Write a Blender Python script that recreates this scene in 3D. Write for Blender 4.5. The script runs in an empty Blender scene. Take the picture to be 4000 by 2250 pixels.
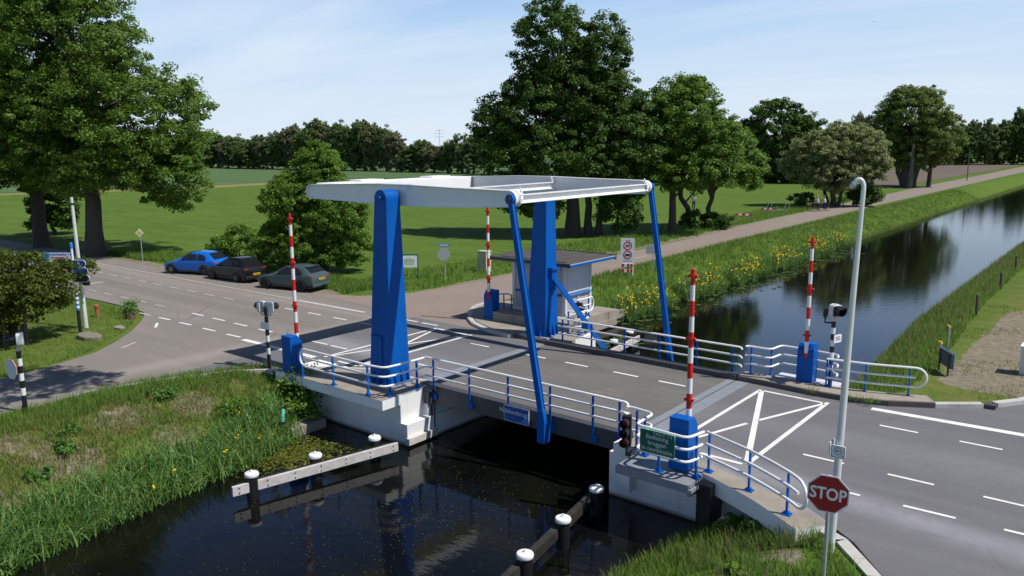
import bpy, math, random
import numpy as np
from mathutils import Vector, Matrix
R_ = random.Random(11)
scene = bpy.context.scene
COL = scene.collection
# ------------------------------------------------------------------ camera
CAMP = np.array([0.0, 0.0, 8.0]); F_ = 3111.0
_y, _p, _r = math.radians(-39.313), math.radians(10.187), math.radians(-0.515)
_f = np.array([math.sin(_y)*math.cos(_p), math.cos(_y)*math.cos(_p), -math.sin(_p)])
_ri = np.array([math.cos(_y), -math.sin(_y), 0.0]); _up = np.cross(_ri, _f)
CR = math.cos(_r)*_ri + math.sin(_r)*_up; CU = -math.sin(_r)*_ri + math.cos(_r)*_up; CF = _f
def G(x, y, z=0.0):
    """point of the survey photograph (4000 x 2250) traced to the level z"""
    d = (x-2000)/F_*CR - (y-1125)/F_*CU + CF
    t = (z-CAMP[2])/d[2]
    return CAMP + t*d
def crop(x0, y0, s): return lambda x, y, z=0.0: G(x0+x*s, y0+y*s, z)
cam = bpy.data.cameras.new("camera"); camo = bpy.data.objects.new("camera", cam); COL.objects.link(camo)
cam.lens = F_/4000*36; cam.sensor_width = 36; cam.clip_end = 8000; cam.clip_start = .1
M = Matrix(((CR[0], CU[0], -CF[0], 0), (CR[1], CU[1], -CF[1], 0), (CR[2], CU[2], -CF[2], 8.0), (0, 0, 0, 1)))
camo.matrix_world = M
scene.camera = camo
# ------------------------------------------------------------------ light
TS = Vector((.647, .198, 1.0)).normalized()
el = math.asin(TS.z); az = math.atan2(TS.x, TS.y)
sl = bpy.data.lights.new("sun", 'SUN'); so = bpy.data.objects.new("sun", sl); COL.objects.link(so)
sl.energy = 5.0; sl.angle = math.radians(.5); sl.color = (1, .955, .88)
so.rotation_euler = TS.to_track_quat('Z', 'Y').to_euler()
w = bpy.data.worlds.new("World"); scene.world = w; w.use_nodes = True
def world():
    N = w.node_tree.nodes; L = w.node_tree.links; N.clear()
    out = N.new('ShaderNodeOutputWorld'); bg = N.new('ShaderNodeBackground'); bg.inputs['Strength'].default_value = .05
    sky = N.new('ShaderNodeTexSky'); sky.sky_type = 'NISHITA'; sky.sun_disc = False
    sky.sun_elevation = el; sky.sun_rotation = az; sky.air_density = 1.0; sky.dust_density = .4; sky.ozone_density = 2.5
    tc = N.new('ShaderNodeTexCoord'); sp = N.new('ShaderNodeSeparateXYZ'); L.new(tc.outputs['Generated'], sp.inputs[0])
    ad = N.new('ShaderNodeMath'); ad.operation = 'ADD'; ad.inputs[1].default_value = .12; L.new(sp.outputs[2], ad.inputs[0])
    mx = N.new('ShaderNodeMath'); mx.operation = 'MAXIMUM'; mx.inputs[1].default_value = .03; L.new(ad.outputs[0], mx.inputs[0])
    dv = []
    for i in (0, 1):
        d = N.new('ShaderNodeMath'); d.operation = 'DIVIDE'; L.new(sp.outputs[i], d.inputs[0]); L.new(mx.outputs[0], d.inputs[1]); dv.append(d)
    cb = N.new('ShaderNodeCombineXYZ'); L.new(dv[0].outputs[0], cb.inputs[0]); L.new(dv[1].outputs[0], cb.inputs[1])
    mp = N.new('ShaderNodeMapping'); mp.inputs['Rotation'].default_value = (0, 0, math.radians(28)); mp.inputs['Scale'].default_value = (.34, .95, 1)
    L.new(cb.outputs[0], mp.inputs[0])
    n1 = N.new('ShaderNodeTexNoise'); n1.inputs['Scale'].default_value = 1.1; n1.inputs['Detail'].default_value = 8; n1.inputs['Roughness'].default_value = .52; n1.inputs['Distortion'].default_value = .5
    L.new(mp.outputs[0], n1.inputs['Vector'])
    cr = N.new('ShaderNodeValToRGB'); cr.color_ramp.elements[0].position = .40; cr.color_ramp.elements[1].position = .70
    cr.color_ramp.elements[0].color = (0, 0, 0, 1); cr.color_ramp.elements[1].color = (.85, .85, .85, 1)
    L.new(n1.outputs[0], cr.inputs[0])
    # thin milky veil everywhere, thicker towards the horizon
    band = ramp(N, L, sp.outputs[2], [(0.0, (.735, .84, .945)), (.06, (.66, .79, .94)), (.13, (.51, .70, .93)), (.2, (.35, .56, .92)), (.3, (.18, .36, .82)), (.42, (.10, .23, .66))])
    up = N.new('ShaderNodeMixRGB'); up.blend_type = 'MULTIPLY'; up.inputs[0].default_value = 1; up.inputs[2].default_value = (20, 20, 20, 1); L.new(band, up.inputs[1])
    tint = N.new('ShaderNodeMixRGB'); tint.blend_type = 'MULTIPLY'; tint.inputs[0].default_value = 1; tint.inputs[2].default_value = (.85, 1.0, 1.25, 1); L.new(sky.outputs[0], tint.inputs[1])
    lowf = ramp(N, L, sp.outputs[2], [(0.0, (1, 1, 1)), (.36, (.9,)*3), (.5, (0, 0, 0))])
    base = mixc(N, L, lowf, tint.outputs[0], up.outputs[0])
    fall = ramp(N, L, sp.outputs[2], [(0.0, (.45,)*3), (.05, (.8,)*3), (.22, (.75,)*3), (.36, (.1,)*3)])
    sc = N.new('ShaderNodeMath'); sc.operation = 'MULTIPLY'; L.new(cr.outputs[0], sc.inputs[0]); L.new(fall, sc.inputs[1])
    mix = N.new('ShaderNodeMixRGB'); mix.inputs[2].default_value = (15.2, 17.2, 19.4, 1)
    L.new(sc.outputs[0], mix.inputs[0]); L.new(base, mix.inputs[1]); L.new(mix.outputs[0], bg.inputs[0])
    L.new(bg.outputs[0], out.inputs[0])
scene.view_settings.view_transform = 'Standard'; scene.view_settings.look = 'None'
scene.view_settings.exposure = 0.0; scene.view_settings.gamma = 1.0
scene.cycles.max_bounces = 6; scene.cycles.diffuse_bounces = 3; scene.cycles.glossy_bounces = 3
scene.cycles.transmission_bounces = 4; scene.cycles.transparent_max_bounces = 6
scene.cycles.use_denoising = True
scene.cycles.caustics_reflective = False; scene.cycles.caustics_refractive = False
# ------------------------------------------------------------------ materials
def nodes(name):
    m = bpy.data.materials.new(name); m.use_nodes = True
    N = m.node_tree.nodes; L = m.node_tree.links
    return m, N, L, N['Principled BSDF']
def noise(N, L, vec, scale, detail=4, rough=.6):
    n = N.new('ShaderNodeTexNoise'); n.inputs['Scale'].default_value = scale; n.inputs['Detail'].default_value = detail; n.inputs['Roughness'].default_value = rough
    if vec: L.new(vec, n.inputs['Vector'])
    return n.outputs[0]
def ramp(N, L, fac, stops):
    r = N.new('ShaderNodeValToRGB'); e = r.color_ramp.elements
    while len(e) < len(stops): e.new(.5)
    for k, (p, c) in enumerate(stops):
        e[k].position = p; e[k].color = (*c, 1) if len(c) == 3 else c
    L.new(fac, r.inputs[0]); return r.outputs[0]
def mixc(N, L, fac, a, b, mode='MIX'):
    m = N.new('ShaderNodeMixRGB'); m.blend_type = mode
    for v, i in ((fac, 0), (a, 1), (b, 2)):
        if isinstance(v, (int, float)): m.inputs[i].default_value = v
        elif isinstance(v, tuple): m.inputs[i].default_value = (*v, 1)
        else: L.new(v, m.inputs[i])
    return m.outputs[0]
def geo(N): return N.new('ShaderNodeNewGeometry').outputs['Position']
def sc3(c, k): return tuple(min(1, x*k) for x in c)
def bump(N, L, P, h, strength=.3, dist=.02):
    b = N.new('ShaderNodeBump'); b.inputs['Strength'].default_value = strength; b.inputs['Distance'].default_value = dist
    L.new(h, b.inputs['Height']); L.new(b.outputs[0], P.inputs['Normal'])
def pm(name, col, rough=.5, metal=0.0, var=.16, scale=3.0, fine=40, bmp=0.0, dirt=None, spec=.5, coat=0):
    """paint / concrete / metal: base colour with broad and fine variation"""
    m, N, L, P = nodes(name); g = geo(N)
    a = noise(N, L, g, scale, 6, .65); f = noise(N, L, g, fine, 2)
    c = ramp(N, L, a, [(.3, sc3(col, 1-var)), (.7, sc3(col, 1+var*.6))])
    c = mixc(N, L, .35*min(1, var*4), c, mixc(N, L, f, sc3(col, .72), sc3(col, 1.22)))
    if dirt:
        d = ramp(N, L, noise(N, L, g, scale*.6, 8, .7), [(.5, (0, 0, 0)), (.72, (1, 1, 1))])
        c = mixc(N, L, d, c, mixc(N, L, .55, c, dirt))
    L.new(c, P.inputs['Base Color']); P.inputs['Roughness'].default_value = rough; P.inputs['Metallic'].default_value = metal
    P.inputs['Specular IOR Level'].default_value = spec
    if coat: P.inputs['Coat Weight'].default_value = coat; P.inputs['Coat Roughness'].default_value = .06
    if bmp: bump(N, L, P, f, bmp, .01)
    return m
def asphalt(name, col, warm, patch=.5, grain=26, dust=(), crack=.5, scuff=0.0):
    m, N, L, P = nodes(name); g = geo(N)
    big = noise(N, L, g, .23, 6, .6); mid = noise(N, L, g, 2.1, 6, .7); fn = noise(N, L, g, grain, 3, .8)
    c = ramp(N, L, big, [(.3, sc3(col, .82)), (.7, sc3(col, 1.16))])
    c = mixc(N, L, ramp(N, L, mid, [(.42, (0, 0, 0)), (.75, (patch,)*3)]), c, warm)
    c = mixc(N, L, .55, c, mixc(N, L, fn, sc3(col, .42), sc3(col, 1.65)))
    mp = N.new('ShaderNodeMapping'); mp.inputs['Scale'].default_value = (.05, 1.3, 1); L.new(g, mp.inputs[0])
    st = noise(N, L, mp.outputs[0], 1.0, 4, .6)
    c = mixc(N, L, ramp(N, L, st, [(.5, (0, 0, 0)), (.8, (.4,)*3)]), c, sc3(col, 1.5))
    c = mixc(N, L, ramp(N, L, st, [(.25, (.35,)*3), (.42, (0, 0, 0))]), c, sc3(col, .6))
    def line_mask(x0, y0, x1, y1, w_):
        d = Vector((x1-x0, y1-y0, 0)).normalized(); n = Vector((-d.y, d.x, 0))
        dt = N.new('ShaderNodeVectorMath'); dt.operation = 'DOT_PRODUCT'; dt.inputs[1].default_value = n; L.new(g, dt.inputs[0])
        s = N.new('ShaderNodeMath'); s.operation = 'SUBTRACT'; s.inputs[1].default_value = n.x*x0+n.y*y0; L.new(dt.outputs['Value'], s.inputs[0])
        ab = N.new('ShaderNodeMath'); ab.operation = 'ABSOLUTE'; L.new(s.outputs[0], ab.inputs[0])
        r = N.new('ShaderNodeMapRange'); r.interpolation_type = 'SMOOTHSTEP'; r.inputs['From Min'].default_value = 0; r.inputs['From Max'].default_value = w_; r.inputs['To Min'].default_value = 1; r.inputs['To Max'].default_value = 0
        L.new(ab.outputs[0], r.inputs['Value']); return r.outputs[0]
    for (x0, y0, x1, y1, w_, k) in dust:
        f = N.new('ShaderNodeMath'); f.operation = 'MULTIPLY'; L.new(line_mask(x0, y0, x1, y1, w_), f.inputs[0]); L.new(ramp(N, L, mid, [(.25, (abs(k)*.45,)*3), (.65, (abs(k),)*3)]), f.inputs[1])
        c = mixc(N, L, f.outputs[0], c, sc3(col, 2.1) if k > 0 else sc3(col, .55))
    if crack:
        vo = N.new('ShaderNodeTexVoronoi'); vo.feature = 'DISTANCE_TO_EDGE'; vo.inputs['Scale'].default_value = .3
        wv = mixc(N, L, .12, g, N.new('ShaderNodeTexNoise').outputs['Color']); L.new(wv, vo.inputs['Vector'])
        cm = ramp(N, L, vo.outputs['Distance'], [(0, (crack,)*3), (.009, (0, 0, 0))])
        cf = N.new('ShaderNodeMath'); cf.operation = 'MULTIPLY'; L.new(cm, cf.inputs[0]); L.new(ramp(N, L, big, [(.45, (0, 0, 0)), (.6, (1, 1, 1))]), cf.inputs[1])
        c = mixc(N, L, cf.outputs[0], c, sc3(col, .35))
    if scuff:
        ms = N.new('ShaderNodeMapping'); ms.inputs['Rotation'].default_value = (0, 0, -.9); ms.inputs['Scale'].default_value = (.7, 5.0, 1); L.new(g, ms.inputs[0])
        sc_ = N.new('ShaderNodeMath'); sc_.operation = 'MULTIPLY'; L.new(ramp(N, L, noise(N, L, ms.outputs[0], 1.0, 5, .7), [(.56, (0, 0, 0)), (.66, (scuff,)*3)]), sc_.inputs[0]); L.new(ramp(N, L, big, [(.4, (0, 0, 0)), (.6, (1, 1, 1))]), sc_.inputs[1])
        c = mixc(N, L, sc_.outputs[0], c, (.30, .24, .19))
    L.new(c, P.inputs['Base Color']); P.inputs['Roughness'].default_value = .9; P.inputs['Specular IOR Level'].default_value = .25
    bump(N, L, P, fn, .35, .008)
    return m
def leafmat(name, c0, c1, c2, trans=.3, rough=.55):
    m, N, L, P = nodes(name); gn = N.new('ShaderNodeNewGeometry')
    g = gn.outputs['Position']
    c = ramp(N, L, gn.outputs['Random Per Island'], [(0, c0), (.55, c1), (1, c2)])
    cl = noise(N, L, g, .42, 3); c3 = noise(N, L, g, 1.4, 2)
    c = mixc(N, L, ramp(N, L, cl, [(.35, (.55,)*3), (.62, (0, 0, 0))]), c, c0)
    c = mixc(N, L, ramp(N, L, c3, [(.48, (0, 0, 0)), (.7, (.65,)*3)]), c, sc3(c2, 1.12))
    L.new(c, P.inputs['Base Color']); P.inputs['Roughness'].default_value = rough; P.inputs['Metallic'].default_value = metal
    P.inputs['Specular IOR Level'].default_value = spec
    if coat: P.inputs['Coat Weight'].default_value = coat; P.inputs['Coat Roughness'].default_value = .06
    if bmp: bump(N, L, P, f, bmp, .01)
    return m
def asphalt(name, col, warm, patch=.5, grain=26, dust=(), crack=.5, scuff=0.0):
    m, N, L, P = nodes(name); g = geo(N)
    big = noise(N, L, g, .23, 6, .6); mid = noise(N, L, g, 2.1, 6, .7); fn = noise(N, L, g, grain, 3, .8)
    c = ramp(N, L, big, [(.3, sc3(col, .82)), (.7, sc3(col, 1.16))])
    c = mixc(N, L, ramp(N, L, mid, [(.42, (0, 0, 0)), (.75, (patch,)*3)]), c, warm)
    c = mixc(N, L, .55, c, mixc(N, L, fn, sc3(col, .42), sc3(col, 1.65)))
    mp = N.new('ShaderNodeMapping'); mp.inputs['Scale'].default_value = (.05, 1.3, 1); L.new(g, mp.inputs[0])
    st = noise(N, L, mp.outputs[0], 1.0, 4, .6)
    c = mixc(N, L, ramp(N, L, st, [(.5, (0, 0, 0)), (.8, (.4,)*3)]), c, sc3(col, 1.5))
    c = mixc(N, L, ramp(N, L, st, [(.25, (.35,)*3), (.42, (0, 0, 0))]), c, sc3(col, .6))
    def line_mask(x0, y0, x1, y1, w_):
        d = Vector((x1-x0, y1-y0, 0)).normalized(); n = Vector((-d.y, d.x, 0))
        dt = N.new('ShaderNodeVectorMath'); dt.operation = 'DOT_PRODUCT'; dt.inputs[1].default_value = n; L.new(g, dt.inputs[0])
        s = N.new('ShaderNodeMath'); s.operation = 'SUBTRACT'; s.inputs[1].default_value = n.x*x0+n.y*y0; L.new(dt.outputs['Value'], s.inputs[0])
        ab = N.new('ShaderNodeMath'); ab.operation = 'ABSOLUTE'; L.new(s.outputs[0], ab.inputs[0])
        r = N.new('ShaderNodeMapRange'); r.interpolation_type = 'SMOOTHSTEP'; r.inputs['From Min'].default_value = 0; r.inputs['From Max'].default_value = w_; r.inputs['To Min'].default_value = 1; r.inputs['To Max'].default_value = 0
        L.new(ab.outputs[0], r.inputs['Value']); return r.outputs[0]
    for (x0, y0, x1, y1, w_, k) in dust:
        f = N.new('ShaderNodeMath'); f.operation = 'MULTIPLY'; L.new(line_mask(x0, y0, x1, y1, w_), f.inputs[0]); L.new(ramp(N, L, mid, [(.25, (abs(k)*.45,)*3), (.65, (abs(k),)*3)]), f.inputs[1])
        c = mixc(N, L, f.outputs[0], c, sc3(col, 2.1) if k > 0 else sc3(col, .55))
    if crack:
        vo = N.new('ShaderNodeTexVoronoi'); vo.feature = 'DISTANCE_TO_EDGE'; vo.inputs['Scale'].default_value = .3
        wv = mixc(N, L, .12, g, N.new('ShaderNodeTexNoise').outputs['Color']); L.new(wv, vo.inputs['Vector'])
        cm = ramp(N, L, vo.outputs['Distance'], [(0, (crack,)*3), (.009, (0, 0, 0))])
        cf = N.new('ShaderNodeMath'); cf.operation = 'MULTIPLY'; L.new(cm, cf.inputs[0]); L.new(ramp(N, L, big, [(.45, (0, 0, 0)), (.6, (1, 1, 1))]), cf.inputs[1])
        c = mixc(N, L, cf.outputs[0], c, sc3(col, .35))
    if scuff:
        ms = N.new('ShaderNodeMapping'); ms.inputs['Rotation'].default_value = (0, 0, -.9); ms.inputs['Scale'].default_value = (.7, 5.0, 1); L.new(g, ms.inputs[0])
        sc_ = N.new('ShaderNodeMath'); sc_.operation = 'MULTIPLY'; L.new(ramp(N, L, noise(N, L, ms.outputs[0], 1.0, 5, .7), [(.56, (0, 0, 0)), (.66, (scuff,)*3)]), sc_.inputs[0]); L.new(ramp(N, L, big, [(.4, (0, 0, 0)), (.6, (1, 1, 1))]), sc_.inputs[1])
        c = mixc(N, L, sc_.outputs[0], c, (.30, .24, .19))
    L.new(c, P.inputs['Base Color']); P.inputs['Roughness'].default_value = .9; P.inputs['Specular IOR Level'].default_value = .25
    bump(N, L, P, fn, .35, .008)
    return m
def leafmat(name, c0, c1, c2, trans=.3, rough=.55):
    m, N, L, P = nodes(name); gn = N.new('ShaderNodeNewGeometry')
    g = gn.outputs['Position']
    c = ramp(N, L, gn.outputs['Random Per Island'], [(0, c0), (.55, c1), (1, c2)])
    cl = noise(N, L, g, .5, 3)
    c = mixc(N, L, ramp(N, L, cl, [(.35, (0, 0, 0)), (.7, (.6,)*3)]), c, c1)
    L.new(c, P.inputs['Base Color']); P.inputs['Roughness'].default_value = rough; P.inputs['Specular IOR Level'].default_value = .3
    t = N.new('ShaderNodeBsdfTranslucent'); L.new(mixc(N, L, .5, c, sc3(c2, 1.4)), t.inputs[0])
    ms = N.new('ShaderNodeMixShader'); ms.inputs[0].default_value = trans
    L.new(P.outputs[0], ms.inputs[1]); L.new(t.outputs[0], ms.inputs[2]); L.new(ms.outputs[0], N['Material Output'].inputs[0])
    return m
world()
m_blue = pm("blue_paint", (.0, .098, .42), .5, var=.08, scale=1.2, fine=9, dirt=(.0, .08, .33), spec=.18)
m_beam = pm("beam_white_paint", (.86, .86, .86), .42, var=.03, scale=1.5, dirt=(.74, .73, .70))
m_white = pm("white_paint", (.80, .80, .80), .4, var=.05, scale=1.5, dirt=(.52, .5, .46))
m_rail = pm("white_rail_paint", (.82, .82, .82), .35, var=.04, scale=2, dirt=(.6, .58, .54))
m_red = pm("red_paint", (.58, .012, .012), .38, var=.1, scale=3)
m_black = pm("black_paint", (.014, .014, .016), .4, var=.2)
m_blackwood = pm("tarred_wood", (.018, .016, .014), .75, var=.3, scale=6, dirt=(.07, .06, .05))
m_conc = pm("whitewashed_concrete", (.76, .76, .75), .8, var=.1, scale=1.1, fine=30, dirt=(.52, .50, .45), bmp=.15)
def stained(name, col, tide, rough=.8, streak=.5, dark=(.30, .28, .22)):
    m, N, L, P = nodes(name); g = geo(N); a = noise(N, L, g, 1.1, 6, .65); f = noise(N, L, g, 30, 2)
    c = ramp(N, L, a, [(.3, sc3(col, .9)), (.7, sc3(col, 1.05))]); c = mixc(N, L, .2, c, mixc(N, L, f, sc3(col, .7), sc3(col, 1.2)))
    mp = N.new('ShaderNodeMapping'); mp.inputs['Scale'].default_value = (5, 5, .35); L.new(g, mp.inputs[0])
    c = mixc(N, L, ramp(N, L, noise(N, L, mp.outputs[0], 1, 5, .65), [(.52, (0, 0, 0)), (.75, (streak,)*3)]), c, dark)
    if tide:
        sz = N.new('ShaderNodeSeparateXYZ'); L.new(g, sz.inputs[0]); ad = N.new('ShaderNodeMath'); ad.operation = 'MULTIPLY_ADD'; ad.inputs[1].default_value = .12; L.new(a, ad.inputs[0]); L.new(sz.outputs[2], ad.inputs[2])
        c = mixc(N, L, ramp(N, L, ad.outputs[0], [(0, (1, 1, 1)), (1, (0, 0, 0))]) if False else N_map(N, L, ad.outputs[0], -1.52, -1.40), c, (.10, .095, .05))
    L.new(c, P.inputs['Base Color']); P.inputs['Roughness'].default_value = rough; P.inputs['Specular IOR Level'].default_value = .2
    return m
def N_map(N, L, v, a, b):
    r = N.new('ShaderNodeMapRange'); r.inputs['From Min'].default_value = a; r.inputs['From Max'].default_value = b; r.inputs['To Min'].default_value = .9; r.inputs['To Max'].default_value = 0; L.new(v, r.inputs['Value']); return r.outputs[0]
m_conc = stained("whitewashed_wall", (.80, .80, .79), True, streak=.28, dark=(.55, .52, .45))
m_blue = stained("weathered_blue_paint", (.0, .098, .42), False, .45, .42, (.01, .06, .22))
m_walk = pm("walkway_concrete", (.30, .265, .22), .9, var=.2, scale=1.6, fine=45, dirt=(.16, .14, .11), bmp=.3)
m_kerb = pm("kerb_concrete", (.48, .47, .44), .85, var=.14, scale=2.2, fine=30, dirt=(.26, .24, .2), bmp=.2)
m_darkkerb = pm("dark_kerb", (.09, .082, .075), .85, var=.25, scale=2.2, fine=30, bmp=.2)
m_steel = pm("galvanised_steel", (.50, .52, .55), .4, metal=.5, var=.16, scale=4)
m_plate = pm("steel_joint_plate", (.26, .28, .31), .6, metal=.2, var=.18, scale=3, fine=60)
m_lamp = pm("bright_aluminium", (.78, .79, .80), .25, metal=.3, var=.07, scale=2)
m_dsteel = pm("dark_steel", (.055, .058, .065), .55, var=.25, scale=3)
m_timber = pm("weathered_timber", (.56, .53, .51), .85, var=.28, scale=5, fine=28, dirt=(.28, .25, .22), bmp=.3)
m_post = pm("old_post_wood", (.10, .082, .065), .9, var=.35, scale=8)
m_asn = asphalt("new_asphalt", (.138, .136, .146), (.17, .165, .165), .4, dust=((-5.6, 18.0, -1.9, 17.6, .9, .75), (-6, 21.6, 6, 22.3, 1.3, .22), (-6, 24.3, 6, 24.7, .5, -.3)), crack=.25)
m_aso = asphalt("old_asphalt", (.205, .185, .168), (.17, .155, .14), .5, dust=((-60, 21.3, -30, 21.5, 1.0, -.25), (-60, 24.0, -30, 24.3, .7, .2), (-29.2, 0, -28.6, 12, 1.0, .3)), crack=.55)
m_asd = asphalt("deck_asphalt", (.128, .122, .118), (.20, .165, .13), .42, scuff=.75, crack=0)
m_mark = pm("road_marking", (.74, .74, .70), .75, var=.1, scale=2.0, fine=25, dirt=(.38, .37, .35))
m_markw = pm("worn_marking", (.50, .485, .455), .85, var=.2, scale=3.0, fine=20, dirt=(.27, .25, .22))
m_glass = pm("dark_glass", (.012, .014, .016), .05, var=.05, spec=.8)
m_tyre = pm("tyre_rubber", (.016, .016, .016), .85, var=.2)
m_rim = pm("alloy_rim", (.45, .46, .48), .35, metal=.8, var=.1)
m_gray = pm("grey_panel", (.40, .41, .43), .55, var=.08, scale=2)
m_lgray = pm("light_grey_panel", (.60, .61, .63), .5, var=.07, scale=2)
m_roof = pm("roof_felt", (.075, .066, .06), .9, var=.3, scale=2.5, dirt=(.14, .125, .11))
m_green = pm("green_sign", (.008, .115, .075), .45, var=.12, scale=5)
m_dkred = pm("stop_red", (.30, .008, .014), .45, var=.12, scale=6)
m_letters = pm("white_lettering", (.78, .78, .78), .5, var=.05)
m_yel = pm("yellow_film", (.85, .52, .02), .5, var=.08)
m_plateY = pm("yellow_plate", (.80, .44, .01), .5, var=.05)
m_rust = pm("rusty_iron", (.32, .12, .045), .9, var=.3, scale=8)
m_stone = pm("mossy_stone", (.20, .185, .14), .95, var=.35, scale=6, bmp=.5)
m_signblue = pm("sign_blue", (.01, .07, .30), .4, var=.1)
m_signblue2 = pm("bright_sign_blue", (.03, .22, .62), .4, var=.08)
m_beige = pm("beige_cabinet", (.50, .46, .33), .7, var=.1, dirt=(.2, .22, .12))
m_cyan = pm("pipe_green", (.05, .30, .22), .5, var=.1)
m_skin = pm("skin", (.55, .33, .24), .6, var=.08)
m_redlens = pm("red_lens", (.40, .01, .01), .2, var=.05)
# ------------------------------------------------------------------ mesh builder
class MB:
    def __init__(s): s.v = []; s.f = []; s.m = []
    def add(s, vs, fs, mi=0):
        o = len(s.v); s.v += [tuple(map(float, p)) for p in vs]; s.f += [tuple(i+o for i in f) for f in fs]; s.m += [mi]*len(fs); return s
    def box(s, a, b, mi=0, ch=0.0):
        (x0, y0, z0), (x1, y1, z1) = a, b
        return s.prism([(x0, y0), (x1, y0), (x1, y1), (x0, y1)], z0, z1, mi) if not ch else s.prism([(x0+ch, y0), (x1-ch, y0), (x1, y0+ch), (x1, y1-ch), (x1-ch, y1), (x0+ch, y1), (x0, y1-ch), (x0, y0+ch)], z0, z1, mi)
    def prism(s, poly, z0, z1, mi=0, mtop=None):
        n = len(poly)
        ar = sum(poly[i][0]*poly[(i+1) % n][1]-poly[(i+1) % n][0]*poly[i][1] for i in range(n))
        if ar < 0: poly = poly[::-1]
        v = [(x, y, z0) for x, y in poly]+[(x, y, z1) for x, y in poly]
        s.add(v, [tuple(range(n-1, -1, -1))]+[(i, (i+1) % n, n+(i+1) % n, n+i) for i in range(n)], mi)
        s.f.append(tuple(len(s.v)-n+i for i in range(n))); s.m.append(mi if mtop is None else mtop); return s
    def extr(s, prof, org, ax, ay, az, depth, mi=0):
        """profile (u, v) in the plane ax, ay extruded along az by depth"""
        org, ax, ay, az = map(np.array, (org, ax, ay, az)); n = len(prof)
        a = [org+u*ax+v*ay for u, v in prof]; b = [p+az*depth for p in a]
        ar = sum(prof[i][0]*prof[(i+1) % n][1]-prof[(i+1) % n][0]*prof[i][1] for i in range(n))
        flip = (ar > 0) != (np.dot(np.cross(ax, ay), az)*depth > 0)
        f0 = tuple(range(n-1, -1, -1)); f1 = tuple(range(n, 2*n)); sd = [(i, (i+1) % n, n+(i+1) % n, n+i) for i in range(n)]
        fs = [f0, f1]+sd
        if flip: fs = [f[::-1] for f in fs]
        return s.add(a+b, fs, mi)
    def tube(s, pts, r, n=8, mi=0, caps=True, mis=None):
        pts = [np.array(p, float) for p in pts]; k = len(pts)
        rs = [r]*k if isinstance(r, (int, float)) else list(r)
        tan = []
        for i in range(k):
            t = pts[min(i+1, k-1)]-pts[max(i-1, 0)]; tan.append(t/(np.linalg.norm(t)+1e-9))
        u = np.cross(tan[0], [0, 0, 1.0])
        if np.linalg.norm(u) < 1e-3: u = np.array([1.0, 0, 0])
        o = len(s.v); prev = u/np.linalg.norm(u)
        for i in range(k):
            u = prev-tan[i]*np.dot(prev, tan[i]); u /= np.linalg.norm(u)+1e-9; prev = u; w_ = np.cross(tan[i], u)
            for j in range(n):
                a = 2*math.pi*j/n; s.v.append(tuple(pts[i]+rs[i]*(math.cos(a)*u+math.sin(a)*w_)))
        for i in range(k-1):
            for j in range(n):
                s.f.append((o+i*n+j, o+i*n+(j+1) % n, o+(i+1)*n+(j+1) % n, o+(i+1)*n+j)); s.m.append(mis[i] if mis else mi)
        if caps:
            s.f.append(tuple(o+n-1-j for j in range(n))); s.m.append(mis[0] if mis else mi)
            s.f.append(tuple(o+(k-1)*n+j for j in range(n))); s.m.append(mis[-1] if mis else mi)
        return s
    def lathe(s, c, prof, n=16, mi=0, axis='z'):
        o = len(s.v); k = len(prof)
        for r, z in prof:
            for j in range(n):
                a = 2*math.pi*j/n; p = (r*math.cos(a), r*math.sin(a), z)
                if axis == 'y': p = (p[0], p[2], p[1])
                if axis == 'x': p = (p[2], p[0], p[1])
                s.v.append((c[0]+p[0], c[1]+p[1], c[2]+p[2]))
        for i in range(k-1):
            for j in range(n):
                s.f.append((o+i*n+j, o+i*n+(j+1) % n, o+(i+1)*n+(j+1) % n, o+(i+1)*n+j)); s.m.append(mi)
        s.f.append(tuple(o+n-1-j for j in range(n))); s.m.append(mi); s.f.append(tuple(o+(k-1)*n+j for j in range(n))); s.m.append(mi)
        return s
    def build(s, name, mats, parent=None, smooth=False, local=False, bevel=0):
        me = bpy.data.meshes.new(name); vs = np.array(s.v, float)
        if parent is not None and not local:
            p = parent; off = np.zeros(3)
            while p is not None: off += np.array(p.location); p = p.parent
            vs = vs-off
        me.from_pydata([tuple(p) for p in vs], [], s.f)
        for m in (mats if isinstance(mats, (list, tuple)) else [mats]): me.materials.append(m)
        if len(me.materials) > 1: me.polygons.foreach_set('material_index', s.m)
        if smooth: me.polygons.foreach_set('use_smooth', [True]*len(s.f))
        me.update()
        o = bpy.data.objects.new(name, me); COL.objects.link(o)
        if parent is not None: o.parent = parent
        if bevel:
            b = o.modifiers.new('edge', 'BEVEL'); b.width = bevel; b.segments = 2; b.limit_method = 'ANGLE'; b.angle_limit = math.radians(40)
        if smooth: o.modifiers.new('split', 'EDGE_SPLIT').split_angle = math.radians(42)
        return o
def tag(o, label=None, cat=None, group=None, kind=None):
    if label: o['label'] = label
    if cat: o['category'] = cat
    if group: o['group'] = group
    if kind: o['kind'] = kind
    return o
def thing(name, loc, label, cat, group=None, rz=0.0):
    o = bpy.data.objects.new(name, None); COL.objects.link(o); o.location = tuple(float(x) for x in loc); o.rotation_euler.z = rz
    o.empty_display_size = .2
    return tag(o, label, cat, group)
def copy_tree(o, parent=None):
    c = o.copy(); COL.objects.link(c)
    if parent is not None: c.parent = parent
    for ch in list(o.children): copy_tree(ch, c)
    return c
def struct(name, mb, mats, **k): return tag(mb.build(name, mats, **k), kind='structure')
_dg = None
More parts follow.
